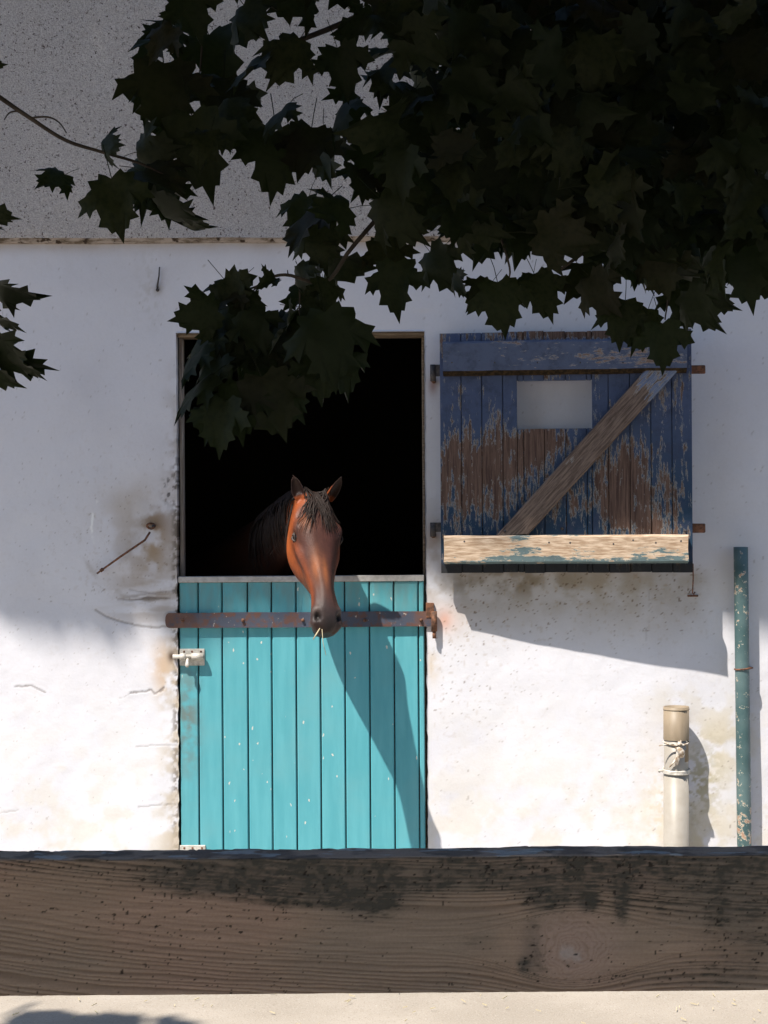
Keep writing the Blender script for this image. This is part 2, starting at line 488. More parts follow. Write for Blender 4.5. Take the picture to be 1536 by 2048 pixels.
def spaced(a, b, h):
    return np.linspace(a, b, max(2, int(round((b - a) / h)) + 1))
xs = np.unique(np.concatenate([spaced(-2.4, -1.86, .03), spaced(-1.86, OX0, .005), spaced(OX0, OX1, .012), spaced(OX1, 1.86, .007), spaced(1.86, 2.4, .03)]).round(6))
zs = np.unique(np.concatenate([spaced(-.05, .15, .02), spaced(.15, 1.85, .0055), spaced(1.85, OZT, .008), spaced(OZT, STEP + .02, .01)]).round(6))
WX, WZ = np.meshgrid(xs, zs)
sh = WX.shape
x, z = WX.ravel().copy(), WZ.ravel().copy()
# ragged plaster at the jambs
jl = np.abs(x - OX0) < 1e-4; jr = np.abs(x - OX1) < 1e-4
inz = z < OZT + 1e-4
rag = (fbm(z * 26, z * 0 + 3, 4, 8) - .5)
x[jl & inz] += (-.003 + rag * .012)[jl & inz] * (0.35 + .65 * smooth01(1.75, 1.55, z[jl & inz]))
x[jr & inz] += (.001 + rag * .008)[jr & inz]
px, py = w2p(x, z)
y = (fbm(x * 1.1, z * 1.1, 3, 1) - .5) * .022 + (fbm(x * 6, z * 6, 3, 2) - .5) * .006 + (fbm(x * 30, z * 30, 3, 3) - .5) * .0010
# towards the jambs the surface settles to the plane
y *= 1 - .8 * np.exp(-np.minimum(np.abs(x - OX0), np.abs(x - OX1)) / .03) * (z < OZT + .1)
nA = fbm(x * 3, z * 3, 5, 21); nB = fbm(x * 14, z * 14, 5, 22); nC = fbm(x * 55, z * 55, 3, 23); wx_ = fbm(x * 37, z * 37, 2, 25) * 3.1; wz_ = fbm(x * 41 + 9, z * 41, 2, 26) * 3.1
nD = fbm((x * .8 + z * .6) * 120 + wx_, (z * .8 - x * .6) * 120 + wz_, 2, 24)
c = np.tile(np.array([.655, .647, .685]), (len(x), 1))
c = mixc(c, (.58, .57, .605), smooth01(.45, .75, nA) * .5)
c = mixc(c, (.63, .585, .51), smooth01(1280, 1650, py) * .42 * smooth01(.3, .7, nB))
c = mixc(c, (.58, .51, .41), 0.28 * smooth01(.5, .7, nB) * smooth01(1500, 1700, py))
# soft grime by the door's hinge side, and brown dirt under the shutter
def bl(cx, cy, rx, ry): return np.exp(-(((px - cx) / rx) ** 2 + ((py - cy) / ry) ** 2))
c = mixc(c, (.34, .26, .185), .68 * bl(300, 1085, 80, 80) * smooth01(.28, .62, nB))
c = mixc(c, (.22, .13, .07), .9 * bl(308, 1045, 30, 30) * smooth01(.3, .6, nB))
c = mixc(c, (.32, .22, .12), .7 * bl(306, 1095, 22, 55) * smooth01(.3, .6, nB))
c = mixc(c, (.34, .26, .18), .75 * bl(305, 1190, 80, 55) * smooth01(.3, .65, fbm(x * 5, z * 30, 4, 31)))
c = mixc(c, (.14, .10, .06), .8 * bl(290, 1197, 45, 8) * smooth01(.42, .6, fbm(x * 12, z * 60, 4, 32)))
c = mixc(c, (.45, .38, .30), .5 * bl(255, 1015, 60, 60) * smooth01(.35, .65, nA))
c = mixc(c, (.36, .31, .27), .55 * smooth01(312, 352, px) * (px < 365) * smooth01(660, 900, py) * smooth01(.35, .6, nB))
c = mixc(c, (.10, .075, .05), .75 * smooth01(338, 353, px) * (px < 365) * smooth01(.48, .58, nC + .25 * (nB - .5)) * smooth01(840, 960, py))
c = mixc(c, (.52, .44, .34), .6 * smooth01(300, 350, px) * (px < 365) * smooth01(1260, 1320, py) * smooth01(.4, .6, nB))
c = mixc(c, (.50, .34, .21), .75 * bl(325, 1335, 22, 50) * smooth01(.4, .6, nB))
c = mixc(c, (.06, .035, .022), .95 * bl(343, 1313, 8, 12))
c = mixc(c, (.045, .035, .03), .95 * smooth01(.50, .56, nC) * bl(338, 978, 12, 26))
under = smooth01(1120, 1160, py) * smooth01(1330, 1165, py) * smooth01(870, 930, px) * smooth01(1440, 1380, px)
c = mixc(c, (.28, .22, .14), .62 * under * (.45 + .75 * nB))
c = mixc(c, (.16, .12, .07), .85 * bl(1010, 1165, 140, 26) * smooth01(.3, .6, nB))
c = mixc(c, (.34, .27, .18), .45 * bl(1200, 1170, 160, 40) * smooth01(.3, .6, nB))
c = mixc(c, (.40, .33, .27), .65 * bl(866, 1130, 22, 110) * smooth01(.3, .55, nB))
c = mixc(c, (.52, .22, .15), .8 * bl(889, 1240, 13, 17)); c = mixc(c, (.66, .46, .38), .5 * bl(892, 1240, 30, 30))
c = mixc(c, (.56, .42, .25), .6 * bl(866, 1330, 12, 30) * smooth01(.35, .55, nB))
c = mixc(c, (.25, .10, .06), .7 * bl(866, 770, 9, 18)); c = mixc(c, (.3, .2, .15), .5 * bl(868, 1075, 12, 25))
c = mixc(c, (.52, .44, .28), .6 * bl(1440, 1480, 60, 80) * smooth01(.35, .6, nB)); c = mixc(c, (.34, .30, .16), .75 * bl(1400, 1560, 40, 75) * smooth01(.38, .6, nC))
c = mixc(c, (.60, .50, .36), .5 * bl(1320, 1620, 30, 90) * smooth01(.4, .6, nC)); c = mixc(c, (.55, .5, .42), .5 * bl(1350, 1400, 60, 30) * smooth01(.4, .6, nB))
c = mixc(c, (.45, .38, .22), .5 * bl(1400, 1700, 60, 90) * smooth01(.3, .6, nB))
# smear round the small hook, browner plaster towards the lip
c = mixc(c, (.36, .34, .33), .6 * bl(316, 580, 9, 10)); c = mixc(c, (.5, .48, .47), .5 * bl(300, 575, 25, 70) * smooth01(.5, .65, nC))
c = mixc(c, (.40, .33, .28), .5 * smooth01(518, 488, py) * (.4 + nB))
# specks and flecks
dirty = np.clip(.10 + 1.0 * under + .55 * bl(900, 1350, 160, 150) + .35 * bl(250, 1100, 160, 180) + .4 * bl(1400, 1550, 150, 200), 0, 1)
c = mixc(c, (.16, .11, .07), smooth01(.86 - .10 * dirty, .92 - .10 * dirty, nD) * (.30 + .6 * dirty))
c = mixc(c, (.36, .27, .18), .45 * smooth01(.68, .78, fbm(x * 70, z * 60, 3, 41)) * dirty)
# cracks and trowel ridges: real grooves
cracks = [([(30, 1374), (62, 1371), (88, 1384)], 2.0, .9), ([(262, 1386), (290, 1383), (304, 1380), (311, 1389), (321, 1383), (327, 1374)], 2.3, 1.0),
          ([(240, 1398), (262, 1386)], 1.4, .4), ([(273, 1494), (300, 1491), (352, 1490)], 1.6, .6), ([(275, 1613), (310, 1611), (352, 1608)], 1.6, .6), ([(0, 1626), (36, 1620)], 1.6, .5),
          ([(190, 1219), (212, 1233), (240, 1243), (278, 1252), (315, 1255), (350, 1251)], 2.6, .8), ([(236, 1198), (262, 1200), (300, 1194), (340, 1197)], 2.5, .6),
          ([(1300, 1180), (1297, 1250), (1288, 1290)], 1.2, .3), ([(262, 1180), (300, 1186), (350, 1181)], 2.2, .45)]
for pts, w, k in cracks:
    wob = (nC - .5) * 7
    dd = polydist(px + wob, py + wob * .6, pts)
    m = smooth01(w * 1.25, w * .35, dd) * k * .7
    y += m * .003
    y -= smooth01(10, 3, dd) * .0005 * k
    c = mixc(c, (.10, .07, .05), m * .85)
ring = np.abs(np.hypot(px - 305, py - 1053) - 122 - (nC - .5) * 5)
ang = np.degrees(np.arctan2(py - 1053, px - 305))
c = mixc(c, (.86, .86, .85), smooth01(4, 1, ring) * .8 * ((ang > 150) | (ang < -155)) * smooth01(.35, .55, nB))
ring2 = np.abs(np.hypot(px - 305, py - 1053) - 150 - (nC - .5) * 8)
c = mixc(c, (.33, .29, .25), smooth01(9, 1, ring2) * .35 * (ang > 95) * smooth01(.35, .6, nB))
keepf = ~((WX[:-1, :-1] + .001 > OX0) & (WX[1:, 1:] - .001 < OX1) & (WZ[1:, 1:] - .001 < OZT))
idx = np.arange(len(x)).reshape(sh)
WF = np.stack([idx[:-1, :-1], idx[:-1, 1:], idx[1:, 1:], idx[1:, :-1]], -1)[keepf].reshape(-1, 4)
V = np.stack([x, y, z], 1)
# turn the plaster into the opening
il = int(np.argmin(np.abs(xs - OX0))); ir = int(np.argmin(np.abs(xs - OX1))); iz = int(np.argmin(np.abs(zs - OZT)))
path = [idx[k, il] for k in range(iz + 1)] + [idx[iz, k] for k in range(il + 1, ir + 1)] + [idx[k, ir] for k in range(iz - 1, -1, -1)]
base = len(V); extraV = []; extraC = []; extraF = []
for dep in (.008, .10, .26):
    for i in path:
        p_ = V[i].copy(); p_[1] = dep; extraV.append(p_); extraC.append(c[i] * .9)
n_ = len(path)
for lv in range(3):
    for k in range(n_ - 1):
        a0 = path[k] if lv == 0 else base + (lv - 1) * n_ + k
        a1 = path[k + 1] if lv == 0 else base + (lv - 1) * n_ + k + 1
        extraF.append((a0, a1, base + lv * n_ + k + 1, base + lv * n_ + k))
V = np.concatenate([V, np.array(extraV)]); c = np.concatenate([c, np.array(extraC)]); WF = np.concatenate([WF, np.array(extraF)])
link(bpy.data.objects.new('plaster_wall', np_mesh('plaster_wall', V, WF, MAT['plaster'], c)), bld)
for a, b in ((-6.0, -2.4), (2.4, 6.0)):
    box('plaster_wall', a, b, 0.0, .2, -.05, STEP + .02, MAT['whitewash'], bld)
# pebble-dash upper wall stands proud of the plaster, with a dirty chamfered lip
UX = np.concatenate([spaced(-6, -2.2, .4), spaced(-2.2, 2.2, .03), spaced(2.2, 6, .4)]); UX = np.unique(UX.round(5))
def wob(xx): return (vnoise(xx * 4, xx * 0 + 1, 5) - .5) * .008
lv, lf = [], []
for i, xx in enumerate(UX):
    w_ = float(wob(np.array([xx]))[0])
    lv += [(xx, .02, STEP - .008 + w_ * .4), (xx, -.016 + w_ * .4, STEP - .004 + w_), (xx, -.034, STEP + .016 + w_)]
for i in range(len(UX) - 1):
    for k in range(2):
        lf.append((i * 3 + k, (i + 1) * 3 + k, (i + 1) * 3 + k + 1, i * 3 + k + 1))
mobj('wall_lip', lv, lf, MAT['lip'], bld, smooth=False)
UZ = np.unique(np.concatenate([[STEP + .016], spaced(STEP + .03, 5.9, .06)]).round(5))
ux, uz = np.meshgrid(UX, UZ)
uy = -.034 + (fbm(ux.ravel() * 1.5, uz.ravel() * 1.5, 3, 6) - .5) * .012 * (uz.ravel() > STEP + .02)
uzz = uz.ravel().copy(); bot = np.abs(uzz - (STEP + .016)) < 1e-4; uzz[bot] += wob(ux.ravel()[bot])
idx = np.arange(ux.size).reshape(ux.shape)
UF = np.stack([idx[:-1, :-1], idx[:-1, 1:], idx[1:, 1:], idx[1:, :-1]], -1).reshape(-1, 4)
link(bpy.data.objects.new('pebbledash_wall', np_mesh('pebbledash_wall', np.stack([ux.ravel(), uy, uzz], 1), UF, MAT['pebbledash'])), bld)
# stall behind the opening
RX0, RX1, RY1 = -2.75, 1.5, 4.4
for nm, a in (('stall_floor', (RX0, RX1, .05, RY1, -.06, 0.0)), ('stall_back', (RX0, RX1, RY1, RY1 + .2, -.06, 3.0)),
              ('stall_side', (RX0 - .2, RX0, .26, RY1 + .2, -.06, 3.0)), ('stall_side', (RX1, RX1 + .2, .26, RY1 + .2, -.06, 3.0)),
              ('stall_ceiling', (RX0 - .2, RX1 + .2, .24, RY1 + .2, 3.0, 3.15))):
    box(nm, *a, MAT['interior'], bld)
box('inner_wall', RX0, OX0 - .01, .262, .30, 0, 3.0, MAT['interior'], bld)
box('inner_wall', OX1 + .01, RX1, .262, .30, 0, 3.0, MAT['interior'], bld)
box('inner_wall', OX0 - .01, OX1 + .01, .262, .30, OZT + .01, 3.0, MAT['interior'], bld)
box('gable_wall', -6, -5.8, .2, 6.2, -.05, 5.9, MAT['whitewash'], bld)
box('gable_wall', 5.8, 6, .2, 6.2, -.05, 5.9, MAT['whitewash'], bld)
box('back_wall', -5.8, 5.8, 6.0, 6.2, -.05, 5.9, MAT['whitewash'], bld)
mobj('roof', [(-6.2, -.22, 5.86), (6.2, -.22, 5.86), (6.2, 3.1, 7.6), (-6.2, 3.1, 7.6), (-6.2, 6.4, 5.86), (6.2, 6.4, 5.86),
              (-6.2, -.22, 5.98), (6.2, -.22, 5.98), (6.2, 3.1, 7.72), (-6.2, 3.1, 7.72), (-6.2, 6.4, 5.98), (6.2, 6.4, 5.98)],
     [(0, 1, 2, 3), (3, 2, 5, 4), (6, 9, 8, 7), (9, 10, 11, 8), (0, 6, 7, 1), (4, 5, 11, 10), (0, 3, 9, 6), (3, 4, 10, 9), (1, 7, 8, 2), (2, 8, 11, 5)], MAT['roof'], bld)
# timber frame set inside the opening
DTOP = p2w(600, 1152).z
box('door_frame', OX0 + .004, OX0 + .022, .065, .13, 0, OZT - .018, MAT['timber'], bld, .003)
box('door_frame', OX1 - .012, OX1 - .001, .065, .13, 0, OZT - .018, MAT['lintel'], bld, .003)
box('lintel', OX0 + .004, OX1 - .001, .018, .14, OZT - .018, OZT - .002, MAT['lintel'], bld, .003)

# ------------------------------------------------------------------ lower half door
DB = .03
dl, dr = p2w(358.5, 1400).x, p2w(850, 1400).x
door = empty('half_door', ((dl + dr) / 2, .03, DB))
tag(door, 'closed turquoise lower half door of grooved boards with an iron strap across', 'door')
B = tuple(door.location)
DY = .010
seams = [358.5, 397, 445, 496, 544, 593, 641.5, 690.5, 740, 789, 838, 850.5]
for i in range(len(seams) - 1):
    a, b = p2w(seams[i], 1400).x, p2w(seams[i + 1], 1400).x
    a += .0028; b -= .0028
    jx = random.uniform(-.001, .001)
    bm = bmesh.new()
    prof = [(a, DY + .026), (a, DY + .005), (a + .0045, DY), (b - .0045, DY), (b, DY + .005), (b, DY + .026)]
    top = [bm.verts.new((p_[0] - B[0], p_[1] - B[1] + jx, DTOP - .029 - B[2])) for p_ in prof]
    botv = [bm.verts.new((p_[0] - B[0], p_[1] - B[1] + jx, DB - B[2] + random.uniform(0, .003))) for p_ in prof]
    for k in range(len(prof) - 1):
        bm.faces.new((botv[k], botv[k + 1], top[k + 1], top[k]))
    bm.faces.new(top); bm.faces.new(list(reversed(botv)))
    bm_obj('plank', bm, MAT['teal'], door)
box('backing_board', dl + .003, dr - .003, DY + .0275, DY + .05, DB, DTOP - .03, MAT['darkiron'], door, base=B)
box('cap_strip', p2w(356, 1150).x, p2w(848, 1150).x, DY - .006, DY + .055, DTOP - .0275, DTOP, MAT['capstrip'], door, .002, base=B)
# iron strap
sz0, sz1 = p2w(600, 1254).z, p2w(600, 1224).z
sx0, sx1 = p2w(331, 1238).x, p2w(866, 1238).x
SY = DY - .022
bm = bmesh.new()
pts = []
rr = (sz1 - sz0) / 2
for k in range(9):
    t = math.pi / 2 + math.pi * k / 8
    pts.append((sx0 + rr * .55 + rr * .55 * math.cos(t), (sz0 + sz1) / 2 + rr * (abs(math.sin(t)) ** .7 * (1 if math.sin(t) > 0 else -1))))
for k in range(1, 13):
    xx = sx0 + (sx1 - sx0) * k / 12
    pts.append((xx, sz0 + random.uniform(-.0012, .0012)))
for k in range(12, 0, -1):
    xx = sx0 + (sx1 - sx0) * k / 12
    pts.append((xx, sz1 + random.uniform(-.0012, .0012)))
f1 = [bm.verts.new((p_[0] - B[0], SY - B[1], p_[1] - B[2])) for p_ in pts]
f2 = [bm.verts.new((p_[0] - B[0], SY + .009 - B[1], p_[1] - B[2])) for p_ in pts]
bm.faces.new(f1); bm.faces.new(list(reversed(f2)))
for k in range(len(pts)):
    bm.faces.new((f1[k], f2[k], f2[(k + 1) % len(pts)], f1[(k + 1) % len(pts)]))
bmesh.ops.recalc_face_normals(bm, faces=bm.faces)
strap = bm_obj('hinge_strap', bm, MAT['strap'], door)
for bx_ in (366, 486, 606, 730, 842):
    w_ = p2w(bx_, 1240)
    bm = bmesh.new(); add_disc_y(bm, w_.x - B[0], SY - B[1], w_.z - B[2], .0085, .010, 8, .002)
    bm_obj('bolt', bm, MAT['rust'], strap, True)
w0, w1 = p2w(868, 1222), p2w(868, 1262)
tube('hinge_knuckle', [(w0.x, SY - .012, w0.z), (w0.x, SY - .012, w1.z)], .0135, MAT['rust'], strap, 12, B)
w2 = p2w(867, 1276)
tube('hinge_pin', [(w0.x, SY - .012, w1.z), (w0.x, SY - .012, w2.z)], .009, MAT['rust'], strap, 10, B)
box('hinge_leaf', p2w(852, 1240).x, p2w(868, 1240).x, SY - .003, .028, p2w(0, 1256).z + .035, p2w(0, 1226).z + .035, MAT['rust'], strap, .002, base=B)
# barrel bolts
def barrel_bolt(px0, py0, px1, py1, rod_out, full):
    a, b = p2w(px0, py0), p2w(px1, py1)
    sl = empty('slide_bolt', (0, 0, 0)); sl.parent = door
    sl.location = (a.x - B[0], DY - B[1], (a.z + b.z) / 2 - B[2])
    bs = (a.x, DY, (a.z + b.z) / 2)
    box('plate', a.x, b.x, DY - .007, DY - .0005, b.z, a.z, MAT['zinc'], sl, .0015, base=bs)
    zc = (a.z + b.z) / 2 - .002
    if full:
        zc = a.z - .034
        tube('barrel', [(a.x + .058, DY - .026, zc), (b.x - .003, DY - .026, zc)], .0155, MAT['zinc'], sl, 12, bs)
        tube('barrel', [(a.x + .006, DY - .026, zc), (a.x + .030, DY - .026, zc)], .0155, MAT['zinc'], sl, 12, bs)
        tube('rod', [(p2w(rod_out, 0).x, DY - .026, zc), (a.x + .07, DY - .026, zc)], .0105, MAT['zinc'], sl, 10, bs)
        kx = a.x + .040
        tube('knob', [(kx, DY - .028, zc - .008), (kx, DY - .042, zc - .022), (kx, DY - .048, zc - .040), (kx, DY - .050, zc - .047)], [.006, .007, .011, .006], MAT['zinc'], sl, 10, bs)
        box('barrel_bed', a.x + .005, b.x - .003, DY - .020, DY - .006, zc - .016, zc + .005, MAT['zinc'], sl, .001, base=bs)
    for k in (.18, .5, .86):
        bm = bmesh.new(); add_disc_y(bm, a.x + (b.x - a.x) * k - bs[0], DY - .007 - bs[1], a.z - .013 - bs[2], .0055, .002, 8)
        bm_obj('screw', bm, MAT['rust'], sl)
barrel_bolt(359, 1298, 409, 1331, 338, True)
barrel_bolt(359, 1691, 411, 1720, 345, False)

# ------------------------------------------------------------------ blue shutter, standing open against the wall
SA, SBp = p2w(880, 900, .085), p2w(1385, 900, .195)
shut_ang = math.atan2(SBp.y - SA.y, SBp.x - SA.x)
SL = math.hypot(SBp.x - SA.x, SBp.y - SA.y)
ZB = p2w(1130, 1146, .14).z; ZT = p2w(1130, 662, .14).z
shutter = empty('window_shutter', (SA.x, SA.y, ZB), (0, 0, shut_ang))
tag(shutter, 'open blue wooden upper door leaf with peeling paint, diagonal brace and square hole', 'door leaf')
def sp(px_, py_):
    """photo pixel -> shutter-local x, z"""
    d = .085 + .11 * (px_ - 880) / 505
    w = p2w(px_, py_, d)
    return (w.x - SA.x) / math.cos(shut_ang), w.z - ZB
SH = ZT - ZB
bs_ = [880, 923, 964, 1006, 1047.5, 1089, 1132, 1174, 1217, 1260, 1302, 1344, 1385]
hx0, hz0 = sp(1035, 858); hx1, hz1 = sp(1183, 760)
def splank(a, b, z0, z1):
    bm = bmesh.new()
    add_box(bm, a + .0018, b - .0018, random.uniform(-.0012, .0012), .024, z0, z1, .0012)
    edge_of_hole = abs(b - hx0) < .012 and z1 - z0 > SH * .9
    if b < SL - .02 and not edge_of_hole:      # tongue into the next board
        add_box(bm, b - .0019, b + .0030, .011, .019, z0 + .002, z1 - .002)
    elif edge_of_hole:
        add_box(bm, b - .0019, b + .0030, .011, .019, z0 + .002, hz0 - .002)
        add_box(bm, b - .0019, b + .0030, .011, .019, hz1 + .002, z1 - .002)
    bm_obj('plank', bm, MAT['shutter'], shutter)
for i in range(12):
    a, b = sp(bs_[i], 900)[0], sp(bs_[i + 1], 900)[0]
    e0, e1 = random.uniform(0, .004), random.uniform(-.004, .003)
    if b <= hx0 + .002 or a >= hx1 - .002:
        splank(a, b, e0, SH + e1)
    else:
        lo, hi = max(a, hx0), min(b, hx1)
        if lo - a > .008: splank(a, lo, e0, SH + e1)
        if b - hi > .008: splank(hi, b, e0, SH + e1)
        splank(lo, hi, e0, hz0); splank(lo, hi, hz1, SH + e1)
def rail_bm(pxa, pya, pxb, pyb, dep, bev, mat, name, low=None):
    low = low or bev
    a, b = sp(pxa, pya), sp(pxb, pyb)
    bm = bmesh.new()
    n = 14
    rings = []
    for k in range(n + 1):
        xx = a[0] + (b[0] - a[0]) * k / n
        j = lambda s: random.uniform(-s, s)
        z0, z1 = b[1] + j(.0012), a[1] + j(.0012)
        pr = [(-.0005, z0), (-dep + low * 1.3, z0), (-dep, z0 + low), (-dep + j(.001), (z0 + z1) / 2), (-dep, z1 - bev), (-dep + bev, z1), (-.0005, z1)]
        rings.append([bm.verts.new((xx + (j(.003) if k in (0, n) else 0), p_[0], p_[1])) for p_ in pr])
    for k in range(n):
        for q_ in range(6):
            bm.faces.new((rings[k][q_], rings[k + 1][q_], rings[k + 1][q_ + 1], rings[k][q_ + 1]))
    bm.faces.new(rings[0]); bm.faces.new(list(reversed(rings[-1])))
    bmesh.ops.recalc_face_normals(bm, faces=bm.faces)
    bm.normal_update()
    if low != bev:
        for f in bm.faces: f.material_index = 1 if f.normal.z < -.3 else 0  # downward faces take a colour of painted shade and brown dirt
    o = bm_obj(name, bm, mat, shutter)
    if low != bev: o.data.materials.append(MAT['shade_dirt'])
    return o
rail_bm(887, 685, 1372, 746, .050, .010, MAT['shutter_rail'], 'top_rail', .020)
rail_bm(889, 1071, 1375, 1126, .060, .010, MAT['bottom_rail'], 'bottom_rail')
# diagonal brace
P = [sp(1290, 741), sp(1356, 741), sp(1057, 1069), sp(994, 1069)]
bm = bmesh.new()
dep, bev = .036, .006
fr = [bm.verts.new((p_[0], -.0005, p_[1])) for p_ in P]
cx = sum(p_[0] for p_ in P) / 4; cz = sum(p_[1] for p_ in P) / 4
mid = [bm.verts.new((p_[0], -dep + bev, p_[1])) for p_ in P]
nrm = Vector((P[1][0] - P[2][0], P[1][1] - P[2][1])).normalized(); side = Vector((-nrm.y, nrm.x))
sg = [1, -1, -1, 1]
topv = [bm.verts.new((P[k][0] - side.x * sg[k] * bev * (1 if side.dot(Vector((P[k][0] - cx, P[k][1] - cz))) * sg[k] > 0 else -1), -dep, P[k][1] - side.y * sg[k] * bev * (1 if side.dot(Vector((P[k][0] - cx, P[k][1] - cz))) * sg[k] > 0 else -1))) for k in range(4)]
for k in range(4):
    k2 = (k + 1) % 4
    bm.faces.new((fr[k], fr[k2], mid[k2], mid[k])); bm.faces.new((mid[k], mid[k2], topv[k2], topv[k]))
bm.faces.new(topv); bm.faces.new(list(reversed(fr)))
bmesh.ops.recalc_face_normals(bm, faces=bm.faces)
bm_obj('brace', bm, MAT['brace'], shutter)
for (nx_, ny_) in ((1124, 1057), (1248, 1059), (1371, 1062), (1010, 1062), (1345, 748), (1343, 966), (1343, 990)):
    a = sp(nx_, ny_); dd = -.036 if nx_ in (1010,) else (-.001)
    bm = bmesh.new(); add_disc_y(bm, a[0], dd, a[1], .0075, .005, 8, .003); bm_obj('nail', bm, MAT['darkiron'], shutter, True)
for nx_ in (930, 1098, 1140, 1226, 1265, 1310, 1360):
    a = sp(nx_, 1084 + random.uniform(-5, 6)); bm = bmesh.new(); add_disc_y(bm, a[0], -.060, a[1], .005, .0008, 7); bm_obj('nail', bm, MAT['darkiron'], shutter)
for nx_ in (905, 990, 1075, 1160, 1245, 1330):
    a = sp(nx_, 727); bm = bmesh.new(); add_disc_y(bm, a[0], -.0502, a[1], .004, .001, 7); bm_obj('nail', bm, MAT['darkiron'], shutter)
# strap ends that pass behind the boards
for (ya, yb) in ((729, 747), (1047, 1066)):
    a = sp(1374, yb); b = sp(1412, ya)
    bm = bmesh.new(); add_box(bm, a[0], b[0], .026, .034, a[1], b[1], .004); so = bm_obj('strap_end', bm, MAT['rust'], shutter)
    m_ = sp(1404, (ya + yb) / 2); bm = bmesh.new(); add_disc_y(bm, m_[0], .026, m_[1], .006, .003, 8, .001); bm_obj('bolt', bm, MAT['rust'], so)
for (ya, yb) in ((728, 752), (1045, 1064)):
    a = sp(860, yb); b = sp(884, ya)
    bm = bmesh.new(); add_box(bm, a[0], b[0], .026, .034, a[1], b[1], .003); so = bm_obj('hinge_strap', bm, MAT['darkiron'], shutter)
    bm = bmesh.new(); add_tube(bm, [(a[0] + .012, .030, a[1] - .022), (a[0] + .012, .030, b[1])], .0135, 10); bm_obj('hinge_knuckle', bm, MAT['darkiron'], so, True)
    bm = bmesh.new(); add_tube(bm, [(a[0] + .012, .030, a[1] - .018), (a[0] + .012, .11, a[1] - .018)], .011, 8); bm_obj('hinge_pin', bm, MAT['rust'], so, True)

# ------------------------------------------------------------------ ironmongery on the wall
a = p2w(1386, 1128, .17); b = p2w(1385, 1186, .02); cpt = p2w(1384, 1190, 0)
hook = empty('shutter_hook', cpt)
tag(hook, 'thin rusty wire hook holding the blue shutter, below its right corner', 'hook')
tube('wire', [a, a.lerp(b, .5) + Vector((.002, 0, 0)), b, b + Vector((.006, -.004, -.006)), b + Vector((.012, .004, .004))], .0032, MAT['rust'], hook, 6, cpt)
box('staple_plate', cpt.x - .022, cpt.x + .028, -.008, .012, cpt.z - .008, cpt.z + .001, MAT['rust'], hook, .002, base=cpt)

e0 = p2w(303, 1052)
rod = empty('hanging_iron_rod', (e0.x, 0, e0.z))
tag(rod, 'thin rusty iron rod hanging slanted from a wall eye left of the doorway', 'rod')
bm = bmesh.new()
ringpts = [Vector((.018 * math.cos(t), -.022 + .010 * math.sin(2 * t), .012 * math.sin(t))) for t in np.linspace(0, 2 * math.pi, 13)]
add_tube(bm, ringpts, .0055, 6); bm_obj('eye_ring', bm, MAT['rust'], rod, True)
bm = bmesh.new(); add_tube(bm, [(.012, .03, .0), (.012, -.028, .0)], .008, 8); bm_obj('wall_pin', bm, MAT['darkiron'], rod, True)
o1, o2 = p2w(300, 1064, .03), p2w(290, 1080, .035); o3, o4 = p2w(240, 1114, .03), p2w(194, 1147, .02)
tube('bar', [o1, o2, o3, o4], [.0052, .0052, .005, .0045], MAT['rust'], rod, 7, (e0.x, 0, e0.z))
k0, k1 = p2w(206, 1138, .024), p2w(201, 1142, .022)
tube('bar_collar', [k0, k1], .0085, MAT['rust'], rod, 8, (e0.x, 0, e0.z))

h0 = p2w(315, 580)
hk = empty('small_wall_hook', (h0.x, 0, h0.z))
tag(hk, 'small dark iron hook on the white wall above left of the doorway', 'hook')
tube('shank', [p2w(319, 534, .012), p2w(318, 552, .014), p2w(315, 570, .012), p2w(315, 578, -.01)], [.003, .0035, .005, .006], MAT['darkiron'], hk, 6, (h0.x, 0, h0.z))
tube('wall_plug', [(h0.x, .02, h0.z), (h0.x, -.010, h0.z)], [.010, .007], MAT['darkiron'], hk, 8, (h0.x, 0, h0.z))

# ------------------------------------------------------------------ pipes
def pipe_shell(bm, pts, r, wall_t, n=24):
    """open-topped pipe"""
    pts = [Vector(p) for p in pts]
    out, inn = [], []
    for p_ in pts:
        out.append([bm.verts.new(p_ + Vector((r * math.cos(2 * math.pi * k / n), r * math.sin(2 * math.pi * k / n), 0))) for k in range(n)])
    tp = pts[-1]
    for zz in (0, -.25):
        inn.append([bm.verts.new(tp + Vector(((r - wall_t) * math.cos(2 * math.pi * k / n), (r - wall_t) * math.sin(2 * math.pi * k / n), zz))) for k in range(n)])
    for i in range(len(out) - 1):
        for k in range(n):
            bm.faces.new((out[i][k], out[i][(k + 1) % n], out[i + 1][(k + 1) % n], out[i + 1][k]))
    for k in range(n):
        bm.faces.new((out[-1][k], out[-1][(k + 1) % n], inn[0][(k + 1) % n], inn[0][k]))
        bm.faces.new((inn[0][k], inn[0][(k + 1) % n], inn[1][(k + 1) % n], inn[1][k]))
    bm.faces.new(inn[1])
rg = 14.3 / FPX * (CAM_D - .06)
t_, b_ = p2w(1481.5, 1094, .058), p2w(1489, 1720, .058)
slope = (b_ - t_) / (t_.z - b_.z); foot = t_ + slope * t_.z; foot.z = -.02
gp = empty('green_pipe', (foot.x, foot.y, 0))
tag(gp, 'tall thin green painted iron pipe against the wall at the right', 'pipe')
bm = bmesh.new()
pipe_shell(bm, [foot - Vector((foot.x, foot.y, 0)) + (t_ - foot) * k / 10 for k in range(11)], rg, .004)
bm_obj('tube', bm, MAT['greenpipe'], gp, True)
bk = p2w(1489, 1640, .058)
bm = bmesh.new()
for zz in (-.007, .007):
    add_tube(bm, [(bk.x - foot.x + (rg + .003) * math.cos(t), bk.y - foot.y + (rg + .003) * math.sin(t), bk.z - .62 + zz) for t in np.linspace(0, 2 * math.pi, 19)], .005, 6)
